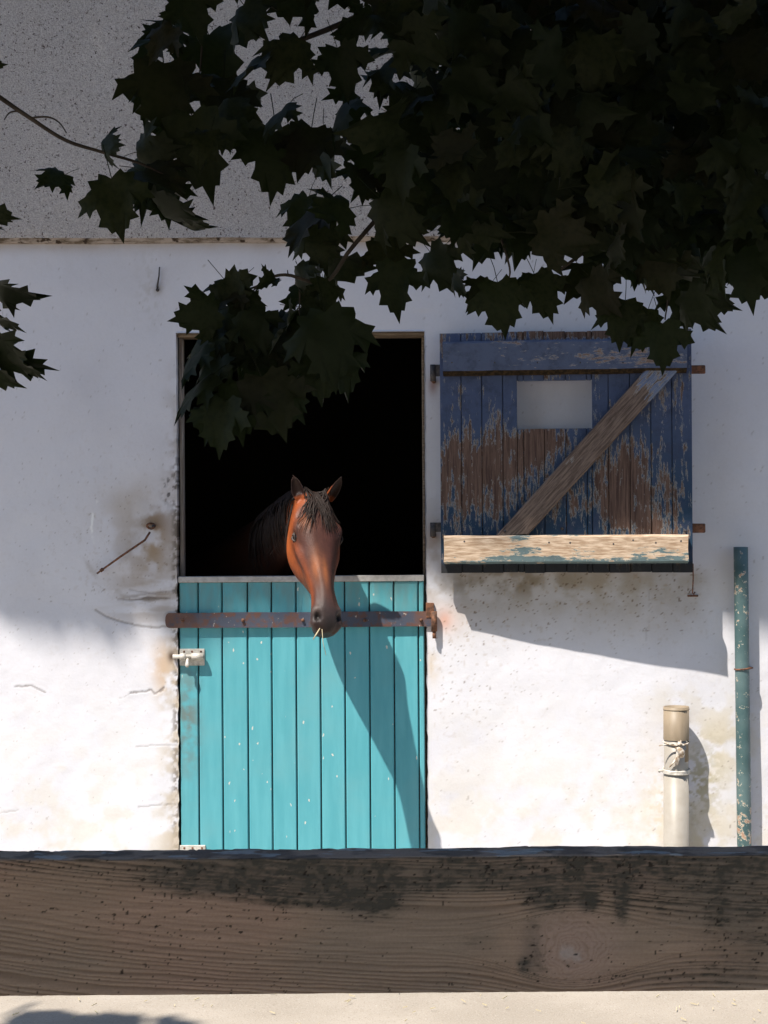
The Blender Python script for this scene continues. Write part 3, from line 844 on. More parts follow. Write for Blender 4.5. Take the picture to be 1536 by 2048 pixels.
add_tube(bm, [(bk.x - foot.x, bk.y - foot.y + rg, bk.z - .62), (bk.x - foot.x, bk.y - foot.y + .09, bk.z - .62)], .006, 6)
bm_obj('wall_bracket', bm, MAT['rust'], gp, True)
cw = p2w(1485, 1337, .058)
bm = bmesh.new()
add_tube(bm, [Vector((cw.x - foot.x + (rg + .003) * math.cos(t), cw.y - foot.y + (rg + .003) * math.sin(t), cw.z + .004 * math.cos(t))) for t in np.linspace(0, 2 * math.pi, 21)], .004, 6)
add_tube(bm, [(cw.x - foot.x + rg, cw.y - foot.y, cw.z), (cw.x - foot.x + rg + .02, cw.y - foot.y + .03, cw.z), (cw.x - foot.x + rg + .014, .07, cw.z)], .004, 6)
bm_obj('wire_clip', bm, MAT['rust'], gp, True)

rp = 25.0 / FPX * (CAM_D - .095)
gpx = p2w(1352.5, 1560, .095)
pp = empty('pale_pipe', (gpx.x, gpx.y, 0))
tag(pp, 'short wide pale grey drain pipe with a tan upper end, standing by the wall', 'pipe')
zt_, zm_, zc_ = p2w(1352, 1413, .095).z, p2w(1352, 1479, .095).z, p2w(1352, 1541, .095).z
lean = lambda zz: (p2w(1352.5, 1413, .095).x - gpx.x) * (zz - gpx.z) / (zt_ - gpx.z)
def shell(name, z0, z1, r, mat):
    bm = bmesh.new(); pipe_shell(bm, [(lean(z0), 0, z0), (lean(z1), 0, z1)], r, .004, 32); return bm_obj(name, bm, mat, pp, True)
shell('upper_tube', zm_, zt_, rp + .0012, MAT['tanpipe'])
shell('middle_tube', zc_ - .01, zm_ + .012, rp - .002, MAT['palepipe'])
shell('lower_tube', -.02, zc_, rp + .0005, MAT['palepipe'])
bm = bmesh.new(); add_tube(bm, [(lean(zt_) + (rp + .001) * math.cos(t), (rp + .001) * math.sin(t), zt_ - .012) for t in np.linspace(0, 2 * math.pi, 29)], .003, 5); bm_obj('rim_ridge', bm, MAT['tanpipe'], pp, True)
clamp = empty('pipe_clamp'); clamp.parent = pp
bm = bmesh.new()
for zz in (-.006, 0, .006):
    add_tube(bm, [(lean(zc_) + (rp + .004) * math.cos(t), (rp + .004) * math.sin(t), zc_ + zz + .004 * math.sin(t)) for t in np.linspace(0, 2 * math.pi, 25)], .0048, 6)
bm_obj('band', bm, MAT['zinc'], clamp, True)
bm = bmesh.new(); add_tube(bm, [(-rp - .002, -.005, zc_), (-rp - .020, -.012, zc_ + .003), (-rp - .024, -.012, zc_ - .006)], .006, 7); bm_obj('band_lug', bm, MAT['zinc'], clamp, True)
bm = bmesh.new(); add_tube(bm, [(rp * .6, rp * .5, zc_), (rp * .6, .12, zc_)], .006, 6); bm_obj('wall_stud', bm, MAT['zinc'], clamp, True)
# knotted rag tied round the pipe with string
rz = p2w(1356, 1500, .15).z
ragp = (gpx.x, gpx.y - rp - .012, rz)
rg_ = empty('rag_knot', ragp)
tag(rg_, 'knotted dirty rag tied with string round the pale pipe', 'rag')
bm = bmesh.new()
add_tube(bm, [(.006, 0, .040), (.004, -.012, .030), (-.010, -.006, .018), (.002, -.016, .004), (.016, -.010, -.012), (.014, -.004, -.030)], [.008, .013, .011, .014, .015, .009], 8)
add_tube(bm, [(-.008, 0, .020), (-.002, -.006, -.010), (-.004, 0, -.035), (-.010, .002, -.065)], [.008, .010, .009, .006], 7)
for v in bm.verts: v.co += Vector((random.uniform(-.003, .003), random.uniform(-.003, .003), random.uniform(-.003, .003)))
bm_obj('knot', bm, MAT['rag'], rg_, True)
bm = bmesh.new()
add_tube(bm, [(-.008, 0, -.03), (-.022, .004, -.055), (-.042, .012, -.078)], .004, 6)
add_tube(bm, [((rp + .002) * math.cos(t), rp + .012 + (rp + .002) * math.sin(t), .026 + .006 * math.cos(t * 2)) for t in np.linspace(0, 2 * math.pi, 25)], .0035, 6)
add_tube(bm, [(-.02, -.004, .028), (-.05, .0, .030), (-.088, .012, .020)], .0028, 5)
bm_obj('string', bm, MAT['rag'], rg_, True)

# ------------------------------------------------------------------ horse
POLL = p2w(633, 990, .27); MUZ = p2w(664, 1254, .585)
Ua = (MUZ - POLL).normalized()
W0 = Vector((0, -1, 0)); W0 = (W0 - Ua * W0.dot(Ua)).normalized()
Va = Ua.cross(W0)                      # to the viewer's right if W points at the viewer
if Va.x < 0: Va = -Va
yaw = R(25)
Wv = (W0 * math.cos(yaw) + Va * math.sin(yaw)).normalized()
Vv = (Va * math.cos(yaw) - W0 * math.sin(yaw)).normalized()
HS = (MUZ - POLL).length / .640
def hl(u, v, w): return POLL + (Ua * u + Vv * v + Wv * w) * HS
hx, hy, hz = np.array(Ua), np.array(Vv), np.array(Wv)
# u, top, a, b, wb, c, wc, bottom
HR = [(-.055, -.075, .012, .030, -.10, .028, -.13, -.155), (-.04, -.040, .028, .058, -.085, .052, -.14, -.185), (.01, -.004, .034, .074, -.065, .060, -.15, -.225),
      (.06, .012, .048, .092, -.058, .074, -.165, -.25), (.12, .016, .060, .106, -.050, .086, -.18, -.275), (.18, .014, .067, .113, -.046, .088, -.188, -.285),
      (.24, .009, .060, .100, -.052, .083, -.185, -.28), (.30, .004, .050, .083, -.058, .070, -.165, -.248), (.37, .001, .041, .064, -.060, .052, -.125, -.190),
      (.44, -.003, .032, .050, -.056, .041, -.100, -.142), (.50, -.004, .035, .054, -.050, .046, -.092, -.134), (.55, -.006, .042, .066, -.046, .053, -.094, -.138),
      (.59, -.014, .043, .066, -.052, .054, -.098, -.140), (.62, -.030, .037, .058, -.060, .048, -.098, -.130), (.640, -.050, .020, .036, -.068, .032, -.094, -.112)]
def head_loft():
    NR, NA = 90, 40
    P_ = catmull(HR, NR)
    Vs = []
    for (u, top, a, b, wb, cc, wc, bo) in P_:
        half = [(0, top), (a * .62, top - .003), (a, top - .014), ((a + b) / 2 + .006, (top + wb) / 2 - .004), (b, wb), ((b + cc) / 2 + .002, (wb + wc) / 2), (cc, wc), (cc * .72, wc * .4 + bo * .6), (cc * .34, bo + .006), (0, bo)]
        h = catmull(half, NA // 2 + 1)
        ringp = [(s, w) for s, w in h] + [(-s, w) for s, w in h[-2:0:-1]]
        for s, w in ringp: Vs.append(hl(u, s, w))
    Vs = np.array(Vs); n = NA
    F = []
    for i in range(NR - 1):
        for k in range(n):
            F.append((i * n + k, i * n + (k + 1) % n, (i + 1) * n + (k + 1) % n, (i + 1) * n + k))
    V2 = list(map(tuple, Vs)) 
    c0 = len(V2); V2.append(tuple(Vs[:n].mean(0))); c1 = len(V2); V2.append(tuple(Vs[-n:].mean(0)))
    tri = [(c0, (k + 1) % n, k) for k in range(n)] + [(c1, (NR - 1) * n + k, (NR - 1) * n + (k + 1) % n) for k in range(n)]
    return V2, F + tri
def loft(path, n_out=40, n=24, upv=(0, 0, 1)):
    """path rows: x,y,z, half-width, half-height -> closed elliptical loft"""
    P_ = catmull(path, n_out)
    Vs, F = [], []
    up = Vector(upv)
    for i, r in enumerate(P_):
        p_ = Vector(r[:3]); t = Vector(P_[min(i + 1, n_out - 1)][:3]) - Vector(P_[max(i - 1, 0)][:3]); t.normalize()
        s = t.cross(up).normalized(); q_ = s.cross(t).normalized()
        for k in range(n):
            a = 2 * math.pi * k / n
            Vs.append(tuple(p_ + s * (math.cos(a) * r[3]) + q_ * (math.sin(a) * r[4])))
    for i in range(n_out - 1):
        for k in range(n):
            F.append((i * n + k, i * n + (k + 1) % n, (i + 1) * n + (k + 1) % n, (i + 1) * n + k))
    F.append(tuple(reversed(range(n)))); F.append(tuple((n_out - 1) * n + k for k in range(n)))
    return Vs, F
def ear(basep, tipp, face_dir, width):
    """cupped ear: solid shell, open side to face_dir"""
    ax = (tipp - basep); Ln = ax.length; ax.normalize()
    fd = (face_dir - ax * face_dir.dot(ax)).normalized(); sd = ax.cross(fd).normalized()
    NT, NS = 16, 13
    outer, inner = [], []
    for i in range(NT):
        t = i / (NT - 1)
        hw = width * (.62 + 1.1 * t - .2 * t * t if t < .38 else 1.0) if t < .38 else width * max(.04, 1 - ((t - .38) / .62) ** 1.7)
        hw = width * (np.interp(t, [0, .15, .35, .55, .75, .9, 1], [.62, .85, 1.0, .92, .66, .34, .07]))
        cup = .95 - .35 * t
        cur = .012 * math.sin(t * math.pi * .9)
        ro, ri = [], []
        for j in range(NS):
            s = -1 + 2 * j / (NS - 1); a = s * math.pi * .58 * cup
            p_ = basep + ax * (t * Ln) + sd * (math.sin(a) / math.sin(math.pi * .58 * cup if cup * .58 < .5 else math.pi / 2) * hw) + fd * (-(math.cos(a)) * hw * .95 + cur)
            th = .0065 * (1 - .4 * t)
            nrm_ = (sd * math.sin(a) - fd * math.cos(a)).normalized()
            ro.append(p_ + nrm_ * th * .5); ri.append(p_ - nrm_ * th * .5)
        outer.append(ro); inner.append(ri)
    Vs, F = [], []
    per = 2 * NS
    for i in range(NT):
        for p_ in outer[i]: Vs.append(tuple(p_))
        for p_ in reversed(inner[i]): Vs.append(tuple(p_))
    for i in range(NT - 1):
        for k in range(per):
            F.append((i * per + k, i * per + (k + 1) % per, (i + 1) * per + (k + 1) % per, (i + 1) * per + k))
    for j in range(NS - 1):
        F.append((j + 1, j, per - 1 - j, per - 2 - j))
        b0 = (NT - 1) * per
        F.append((b0 + j, b0 + j + 1, b0 + per - 2 - j, b0 + per - 1 - j))
    return Vs, F

WITH = Vector((-.83, .78, 1.40))
nk = hl(.07, 0, -.12)
n1 = nk + Vector((-.055, .13, .015)); n2 = Vector((-.56, .36, 1.56)); n3 = Vector((-.72, .62, 1.40))
pieces = [head_loft(),
          loft([(*nk, .062, .10), (*n1, .068, .125), (*(n1.lerp(n2, .5) + Vector((0, 0, .012))), .080, .152), (*n2, .105, .19), (*n3, .16, .26), (*(WITH + Vector((-.05, .1, -.14))), .20, .32)], 40, 28)]
bdir = Vector((-.42, .91, 0)).normalized(); bside = Vector((bdir.y, -bdir.x, 0))
c0 = Vector((-.70, .62, 1.12))
def bp(s, side=0, zz=0): return c0 + bdir * s + bside * side + Vector((0, 0, zz))
pieces.append(loft([(*bp(-.06, 0, .02), .06, .10), (*bp(.0, 0, 0), .19, .24), (*bp(.22, 0, .03), .25, .33), (*bp(.55, 0, .03), .29, .35), (*bp(.95, 0, .06), .29, .33), (*bp(1.3, 0, .12), .28, .30), (*bp(1.55, 0, .08), .2, .24), (*bp(1.66, 0, .04), .06, .10)], 36, 28))
for sd_ in (-.14, .14):
    f = bp(.12, sd_, 0); f.z = 0
    pieces.append(loft([(f.x, f.y, 1.02, .10, .13), (f.x, f.y, .78, .075, .09), (f.x, f.y, .56, .05, .055), (f.x, f.y, .48, .052, .055), (f.x, f.y, .40, .036, .04), (f.x, f.y, .22, .030, .034), (f.x, f.y, .16, .040, .044), (f.x, f.y, .10, .036, .038), (f.x, f.y - .02, .05, .055, .06), (f.x, f.y - .03, .004, .062, .068)], 40, 14, tuple(bdir)))
    h_ = bp(1.42, sd_, 0); h_.z = 0
    k = lambda s, zz, a, b: (*(h_ + bdir * s + Vector((0, 0, zz))), a, b)
    pieces.append(loft([k(0, 1.08, .12, .20), k(-.06, .88, .10, .16), k(-.02, .70, .065, .09), k(.10, .54, .05, .065), k(.09, .46, .042, .05), k(.06, .28, .032, .04), k(.05, .17, .04, .046), k(.02, .10, .036, .038), k(.0, .05, .055, .06), k(-.02, .004, .06, .066)], 40, 14, tuple(bdir)))
el_b, el_t = hl(.012, -.062, -.035), p2w(586, 949, .28)
er_b, er_t = hl(.012, .062, -.035), p2w(685, 951, .31)
pieces.append(ear(el_b, el_t, Vector((-.35, -1, .1)), .030))
pieces.append(ear(er_b, er_t, Vector((.75, -1, .1)), .029))
pieces.append(ear(hl(.03, -.055, -.05), hl(-.02, -.066, -.03), Vector((-.3, -1, 0)), .02))
allv, allf = [], []
for v_, f_ in pieces:
    o_ = len(allv); allv += v_; allf += [tuple(i + o_ for i in f) for f in f_]
tmp = bpy.data.objects.new('tmp_horse', mesh_from('tmp_horse', allv, allf, None)); COL.objects.link(tmp)
md = tmp.modifiers.new('r', 'REMESH'); md.mode = 'VOXEL'; md.voxel_size = .0052; md.use_smooth_shade = True
ms = tmp.modifiers.new('s', 'SMOOTH'); ms.factor = .5; ms.iterations = 4
dg = bpy.context.evaluated_depsgraph_get()
hm = bpy.data.meshes.new_from_object(tmp.evaluated_get(dg))
bpy.data.objects.remove(tmp)
hm.name = 'body'
n_ = len(hm.vertices)
HV = np.empty(n_ * 3, np.float32); hm.vertices.foreach_get('co', HV); HV = HV.reshape(-1, 3).astype(float)
HN = np.empty(n_ * 3, np.float32); hm.vertices.foreach_get('normal', HN); HN = HN.reshape(-1, 3).astype(float)
rel = (HV - np.array(POLL)) / HS
u, v, w = rel @ hx, rel @ hy, rel @ hz
inhead = (u > -.08) & (u < .70) & (np.abs(v) < .125) & (w > -.30) & (w < .06)
def g3(uu, vv, ww, ru, rv, rw): return np.exp(-(((u - uu) / ru) ** 2 + ((v - vv) / rv) ** 2 + ((w - ww) / rw) ** 2)) * inhead
disp = np.zeros(n_)
for s in (-1, 1):
    disp += .013 * g3(.158, s * .092, -.020, .034, .03, .016)       # brow
    disp -= .012 * g3(.190, s * .106, -.050, .026, .03, .018)       # eye socket
    disp -= .016 * g3(.095, s * .078, -.012, .024, .025, .022)      # hollow above the eye
    disp -= .006 * g3(.245, s * .085, -.030, .030, .03, .016)
    disp += .003 * g3(.40, s * .052, -.085, .045, .02, .006) + .003 * g3(.33, s * .066, -.115, .03, .02, .005)   # veins
    disp -= .008 * g3(.44, s * .046, -.120, .05, .03, .018)
    disp += .009 * g3(.275, s * .080, -.064, .055, .03, .013)        # facial crest
    disp -= .006 * g3(.30, s * .072, -.115, .06, .03, .03)
    disp -= .006 * g3(.37, s * .045, -.030, .07, .03, .018)
    disp += .007 * g3(.20, s * .070, -.19, .07, .04, .05)           # jowl
    disp += .009 * g3(.552, s * .052, -.022, .022, .022, .016) + .006 * g3(.600, s * .050, -.048, .012, .02, .03)       # nostril wing
    disp += .006 * g3(.590, s * .054, -.060, .020, .022, .02)
    disp -= .024 * g3(.576, s * .047, -.033, .020, .014, .014)     # nostril
    disp -= .007 * g3(.585, s * .046, -.098, .055, .035, .006)       # mouth line
disp += .005 * g3(.60, 0, -.118, .03, .04, .02)
HV += HN * disp[:, None]
hm.vertices.foreach_set('co', HV.astype(np.float32).ravel())
hm.polygons.foreach_set('use_smooth', [True] * len(hm.polygons))
hm.update()
# bay coat: red-brown cheeks, darker face and muzzle, black points, plus painted highlights and shade
nz1 = fbm(u * 22, v * 30 + w * 11, 4, 51); nz2 = fbm(u * 60, (v + w) * 60, 3, 52)
hc = np.tile(np.array([.22, .052, .015]), (n_, 1))
face = smooth01(-.060, -.020, w) * inhead
hc = mixc(hc, (.044, .019, .015), face * .92 * smooth01(.02, .10, u))
hc = mixc(hc, (.060, .028, .020), face * smooth01(.33, .45, u) * .6)
hc = mixc(hc, (.30, .095, .030), (g3(.34, -.035, -.02, .07, .02, .03) + .7 * g3(.13, -.06, .0, .04, .03, .03) + .7 * g3(.38, 0.0, 0, .06, .012, .03)) * .9)  # painted highlights on the nose ridge and forehead
hc = mixc(hc, (.36, .088, .022), (g3(.16, -.09, -.16, .13, .07, .085)) * 1.0)
hc = mixc(hc, (.040, .020, .017), (g3(.28, -.078, -.078, .085, .035, .030) + g3(.27, .075, -.075, .09, .04, .03)) * .9)  # painted shade between the facial crest and the jowl
hc = mixc(hc, (.11, .055, .030), smooth01(.30, .42, u) * inhead * smooth01(-.05, -.12, w) * .8)
hc = mixc(hc, (.034, .022, .020), smooth01(.47, .56, u + (nz1 - .5) * .08) * inhead * .92)
hc = mixc(hc, (.020, .015, .014), smooth01(.555, .60, u) * inhead * np.exp(-(v / .03) ** 2) * .8)
hc = mixc(hc, (.012, .009, .008), (g3(.580, -.047, -.036, .021, .022, .016) + g3(.580, .047, -.036, .021, .022, .016)) * 1.4)
hc = mixc(hc, (.010, .007, .007), (g3(.590, -.046, -.099, .05, .035, .005) + g3(.590, .046, -.099, .05, .035, .005)) * .9)
hc = mixc(hc, (.10, .072, .062), (g3(.595, -.055, -.070, .03, .03, .014) + g3(.595, .055, -.070, .03, .03, .014) + 1.3 * g3(.548, -.058, -.03, .014, .02, .02) + 1.3 * g3(.548, .058, -.03, .014, .02, .02)) * .8)  # pale nostril rims and lips, partly painted highlight
for s in (-1, 1): hc = mixc(hc, (.020, .012, .010), g3(.190, s * .102, -.046, .030, .03, .022) * 1.1)
for eb, et, is_r in ((el_b, el_t, 0), (er_b, er_t, 1)):
    ax_ = np.array(et - eb); L2 = (ax_ ** 2).sum(); rv = HV - np.array(eb); tt_ = (rv @ ax_) / L2
    off_ = rv - np.clip(tt_, 0, 1.1)[:, None] * ax_[None]; rad_ = np.linalg.norm(off_, axis=1)
    em = smooth01(.052, .042, rad_) * smooth01(.10, .24, tt_)
    if is_r: em *= 1 - .9 * smooth01(-.010, -.022, off_[:, 0]) * smooth01(.75, .5, tt_)
    hc = mixc(hc, (.006, .004, .004), em * .95)
hc = mixc(hc, (.26, .09, .03), g3(.035, .05, -.02, .035, .018, .03) * .9)
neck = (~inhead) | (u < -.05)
hc = mixc(hc, (.022, .009, .006), neck * .95 * smooth01(.10, .24, np.linalg.norm(HV - np.array(nk), axis=1)))  # neck and body darkened to imitate the stall's shade
hc = mixc(hc, (.015, .011, .01), smooth01(.55, .42, HV[:, 2]) * 1.0)
hc *= (.8 + .4 * nz2)[:, None]
set_cols(hm, hc)
hm.materials.clear(); hm.materials.append(MAT['coat'])
horse = empty('horse', (c0.x, c0.y, 0))
tag(horse, 'bay horse looking out over the turquoise half door, ears pricked', 'horse')
body = link(bpy.data.objects.new('body', hm), horse)
body.location = -horse.location
hofs = horse.location.copy()
bvh = BVHTree.FromPolygons([tuple(p_) for p_ in HV], [tuple(pl.vertices) for pl in hm.polygons])
for s in (-1, 1):
    ec = hl(.190, s * .0885, -.048)
    bm = bmesh.new(); bmesh.ops.create_uvsphere(bm, u_segments=16, v_segments=10, radius=.0235 * HS)
    bm_obj('eye', bm, MAT['eye'], horse, True, loc=ec - hofs)
    # lids
    bm = bmesh.new()
    for top_ in (1, -1):
        pl_ = []
        for t in np.linspace(-1, 1, 9):
            uu = .190 + .021 * t * 1.0; ww = -.048 + top_ * .0145 * (1 - t * t)
            hit = hl(.190 + .024 * t, s * (.0885 + .0225 * math.sqrt(max(0, 1 - .80 * t * t))), ww)
            pl_.append(hit)
        add_tube(bm, [p_ - hofs for p_ in pl_], [.0015, .003, .0038, .0042, .0042, .0042, .0038, .003, .0015], 6)
    bm_obj('eyelid', bm, MAT['lid'], horse, True)
# hair: forelock and mane
def strand_pts(fn, n=9, off=.006):
    out = []
    for t in np.linspace(0, 1, n):
        p_ = fn(t)
        hit = bvh.find_nearest(p_)
        if hit[0] is not None and (p_ - hit[0]).length < .09:
            p_ = hit[0] + hit[1] * (off * (1 - .3 * t) + .002)
        out.append(p_)
    return out
bm = bmesh.new()
rnd = random.Random(5)
for k in range(120):
    s0 = rnd.gauss(0, .020); side_ = rnd.choice([-1, -1, 1, 1, 1])
    spread = abs(rnd.gauss(.060, .030)) * side_ + rnd.gauss(0, .012)
    Lh = rnd.uniform(.10, .235)
    wig = rnd.uniform(-.008, .008); ph = rnd.uniform(0, 6)
    fn = lambda t: hl(-.03 + Lh * t, s0 + spread * (t ** 1.15) + wig * math.sin(t * 4 + ph), .02 - .25 * max(0, abs(s0 + spread * t) - .05))
    pts_ = strand_pts(fn, 9, rnd.uniform(.003, .014))
    r0 = rnd.uniform(.0014, .0034)
    add_tube(bm, [p_ - hofs for p_ in pts_], [r0 * x_ for x_ in (.9, 1, 1, 1, .95, .85, .7, .45, .15)], 4, False)
bm_obj('forelock', bm, MAT['hair'], horse, True)
bm = bmesh.new()
for k in range(260):
    t0 = rnd.uniform(.12, 1)
    crest0 = nk.lerp(n1, min(1, t0 * 2.2)) if t0 < .45 else n1.lerp(n2, (t0 - .45) / .55)
    hgt = .11 + .07 * t0
    top_ = crest0 + Vector((rnd.gauss(0, .012), rnd.gauss(0, .015), hgt))
    out_ = rnd.uniform(.03, .10); Lh = rnd.uniform(.16, .30); sd_ = -1 if rnd.random() < (.8 if t0 > .42 else .12) else 1
    fn = lambda t: top_ + Vector((sd_ * (.03 + out_) * math.sin(t * 1.5) * .9, -.05 * t, -Lh * t * t - .02 * t))
    pts_ = strand_pts(fn, 8, rnd.uniform(.003, .012))
    r0 = rnd.uniform(.002, .0036)
    add_tube(bm, [p_ - hofs for p_ in pts_], [r0 * x_ for x_ in (.9, 1, 1, 1, .9, .75, .5, .2)], 4, False)
bm_obj('mane', bm, MAT['hair'], horse, True)
bm = bmesh.new()
for k in range(60):
    a = bp(1.63, rnd.gauss(0, .02), .14); e = rnd.gauss(0, .06)
    add_tube(bm, [a - hofs, a - hofs + bdir * .09 + Vector((0, 0, -.03)), a - hofs + bdir * .10 + bside * e + Vector((0, 0, -.4)), a - hofs + bdir * .07 + bside * e * 1.4 + Vector((0, 0, -.85))], [.006, .006, .005, .002], 4, False)
bm_obj('tail', bm, MAT['hair'], horse, True)
for i, (pa, pb, pc) in enumerate((((640, 1256, .55), (633, 1268, .565), (626, 1279, .57)), ((644, 1258, .55), (646, 1285, .56), (652, 1310, .55)))):
    a, b, c_ = p2w(*pa), p2w(*pb), p2w(*pc)
    o = tube('straw_stalk', [a, b, c_], [.0022, .003, .0026] if i == 0 else [.0014, .0014, .0012], MAT['straw'], None, 6, a); o.location = a
    tag(o, ['short thick straw stalk sticking out of the horse\'s mouth', 'long thin straw stalk dangling below the horse\'s lip'][i], 'straw', 'straw in the horse\'s mouth')

# ------------------------------------------------------------------ fence rail in front
FD = 5.34                                              # front face, metres before the wall
fl, fr_ = p2w(0, 1722, FD), p2w(1536, 1722, FD)
ztop = p2w(768, 1718, FD).z; zbot = p2w(768, 1987, FD).z
HR_ = ztop - zbot; TH = .072
fence = empty('wooden_fence', (0, -FD, 0))
tag(fence, 'thick weathered timber fence rail across the foreground with a big knot', 'fence')
sx_ = np.unique(np.concatenate([spaced(-1.9, -.68, .02), spaced(-.68, .68, .0021), spaced(.68, 1.9, .02)]).round(5))
# profile: front bottom -> front top -> top back -> back bottom ; (y offset, t up, segment)
NF = 157
prof = [(0.0 if 0 < k < NF - 1 else .002, HR_ * k / (NF - 1)) for k in range(NF)]
prof += [(.004 + (TH - .006) * k / 22, HR_ + .002) for k in range(23)]
prof += [(TH, HR_ - .003)] + [(TH, HR_ * (1 - k / 6)) for k in range(1, 6)] + [(TH, .003), (TH - .003, 0), (.006, 0)]
prof = np.array(prof); npf = len(prof)
S, K_ = np.meshgrid(sx_, np.arange(npf), indexing='ij')
yo, tt = prof[K_.ravel(), 0], prof[K_.ravel(), 1]
s = S.ravel(); isF = K_.ravel() < NF; isT = (K_.ravel() >= NF) & (K_.ravel() < NF + 23)
s2 = s + 0.0; t2 = np.where(isF, tt, np.where(isT, HR_ + yo, tt + yo))
kx, kt = p2w(1146, 1898, FD).x, HR_ - (1898 - 1720) / FPX * (CAM_D - FD)
dx, dt = s2 - kx, t2 - kt
KNA = .050
warp = (fbm(s2 * 1.4, t2 * 7, 3, 61) - .5) * .022 + (fbm(s2 * 9, t2 * 30, 3, 62) - .5) * .006
env = np.exp(-(dx / .10) ** 2)
dte = dt + warp * (1 - .7 * env)
gq = np.sign(dte) * np.sqrt(np.maximum(dte ** 2 - (KNA ** 2) * env, 0)) + .05 * dx * np.abs(dx) / .6
rad = np.hypot(dx * .8, dt)
inside = dte ** 2 < (KNA ** 2) * env
# uneven ring widths: phase grows unevenly with gq
phase = gq / .0080 + 3.2 * (fbm(gq * 34 + 5, s2 * .9, 3, 63) - .5)
phase = np.where(inside, (rad + (fbm(s2 * 40, t2 * 40, 3, 74) - .5) * .030) / .0070, phase)
saw = phase - np.floor(phase)
late = smooth01(.35, .80, saw) * smooth01(1.0, .84, saw)          # dark latewood line
amp = np.where(inside, .45 * smooth01(.062, .03, rad), np.clip(.35 + 1.1 * smooth01(.0, .10, np.abs(gq - .01)) + .5 * np.exp(-(dx / .12) ** 2), 0, 1)) * (.45 + .8 * fbm(s2 * 2.2, t2 * 30, 3, 64))
fib = fbm(s2 * 14, t2 * 420, 3, 65); speck = fbm(s2 * 210, t2 * 210, 2, 66); big = fbm(s2 * 3.5, t2 * 9, 4, 67); med = fbm(s2 * 24, t2 * 24, 4, 68)
c = np.tile(np.array([.375, .240, .158]), (len(s), 1))
c = mixc(c, (.43, .255, .17), smooth01(.45, .7, big) * .6)
c = mixc(c, (.30, .215, .15), smooth01(.5, .25, big) * .6)
c *= (.80 + .4 * fib)[:, None]
c = mixc(c, (.13, .075, .048), late * amp * .62)
# knot
kn = smooth01(.034, .012, rad)
c = mixc(c, (.46, .29, .22), .55 * smooth01(.075, .02, np.hypot(dx * .7, dt)) * (1 - late * .5))
c = mixc(c, (.50, .40, .34), .5 * smooth01(.015, .004, np.hypot((dx + .004) * .8, dt + .012) + (fbm(s2 * 90, t2 * 90, 3, 75) - .5) * .022))
# black mould: along the top, in patches, and dark drips about the knot
rpx = 768 + s2 * FPX / (CAM_D - FD); rpy = 1720 + (HR_ - t2) * FPX / (CAM_D - FD)
def fb(cx, cy, rx, ry): return np.exp(-(((rpx - cx) / rx) ** 2 + ((rpy - cy) / ry) ** 2))
mould = .30 * smooth01(1800, 1725, rpy) + .66 * fb(620, 1770, 190, 50) + .45 * fb(380, 1760, 120, 35) + .40 * fb(740, 1800, 90, 55) + .5 * fb(950, 1760, 130, 35) + .45 * fb(1180, 1745, 140, 40) + .75 * fb(1172, 1806, 16, 18) + .5 * fb(1238, 1800, 15, 50) + .5 * fb(1100, 1800, 60, 30) \
    + .42 * fb(1060, 1900, 30, 70) + .3 * fb(960, 1890, 60, 40) + .42 * fb(1500, 1850, 130, 160) + .30 * fb(1330, 1790, 200, 70) + .28 * fb(1280, 1960, 200, 40) + .55 * fb(1040, 1935, 12, 15)
mfine = fbm(s2 * 45, t2 * 200, 4, 69, .7)
mm = smooth01(.22, .70, mould * (.05 + 1.85 * mfine * (.3 + 1.4 * med)) + .26 * (late - .4) * amp * smooth01(.05, .3, mould))
c = mixc(c, (.026, .025, .017), mm * isF * (.5 + .47 * smooth01(.35, .55, fbm(s2 * 110, t2 * 140, 3, 76))))
c = mixc(c, (.12, .095, .072), .6 * smooth01(.12, .6, mould) * isF)
sp_ = smooth01(.80 - .06 * smooth01(.1, .5, mould), .86 - .06 * smooth01(.1, .5, mould), speck + .12 * (big - .5))
c = mixc(c, (.035, .025, .018), sp_ * isF * .9)
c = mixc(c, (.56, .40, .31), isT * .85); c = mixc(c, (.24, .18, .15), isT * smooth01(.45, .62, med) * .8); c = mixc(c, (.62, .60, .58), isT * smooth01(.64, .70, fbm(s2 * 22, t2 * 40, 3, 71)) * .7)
hgt = -late * amp * .0013 - mm * .0006 + (fib - .5) * .0006 - sp_ * .001
hgt -= .0035 * smooth01(.016, .004, np.hypot(dx - .02, dt - .070))
yy = yo - np.where(isF, hgt, 0); zz = tt + np.where(isT, hgt * 1.5 + (big - .5) * .004 + (med - .5) * .003, 0)
zz += (tt > HR_ * .97) * ((fbm(s * 8, s * 0, 3, 72) - .5) * .0035) + (fbm(s * 1.2, s * 0, 2, 73) - .5) * .004 * (tt > HR_ * .9)
idx = np.arange(len(s)).reshape(S.shape); nxt = np.roll(idx, -1, axis=1)
FF = np.stack([idx[:-1], idx[1:], nxt[1:], nxt[:-1]], -1).reshape(-1, 4)
Vr = np.stack([s, yy, zbot + zz], 1)
tilt = 0.0012
Vr[:, 2] += s * tilt
link(bpy.data.objects.new('rail', np_mesh('rail', Vr, FF, MAT['rail'], c)), fence)
for sx in (-1.72, 1.72):
    bm = bmesh.new(); add_box(bm, sx - .06, sx + .06, TH + .004, TH + .124, -.05, ztop + .16, .008, 2); bm_obj('post', bm, MAT['timber'], fence)

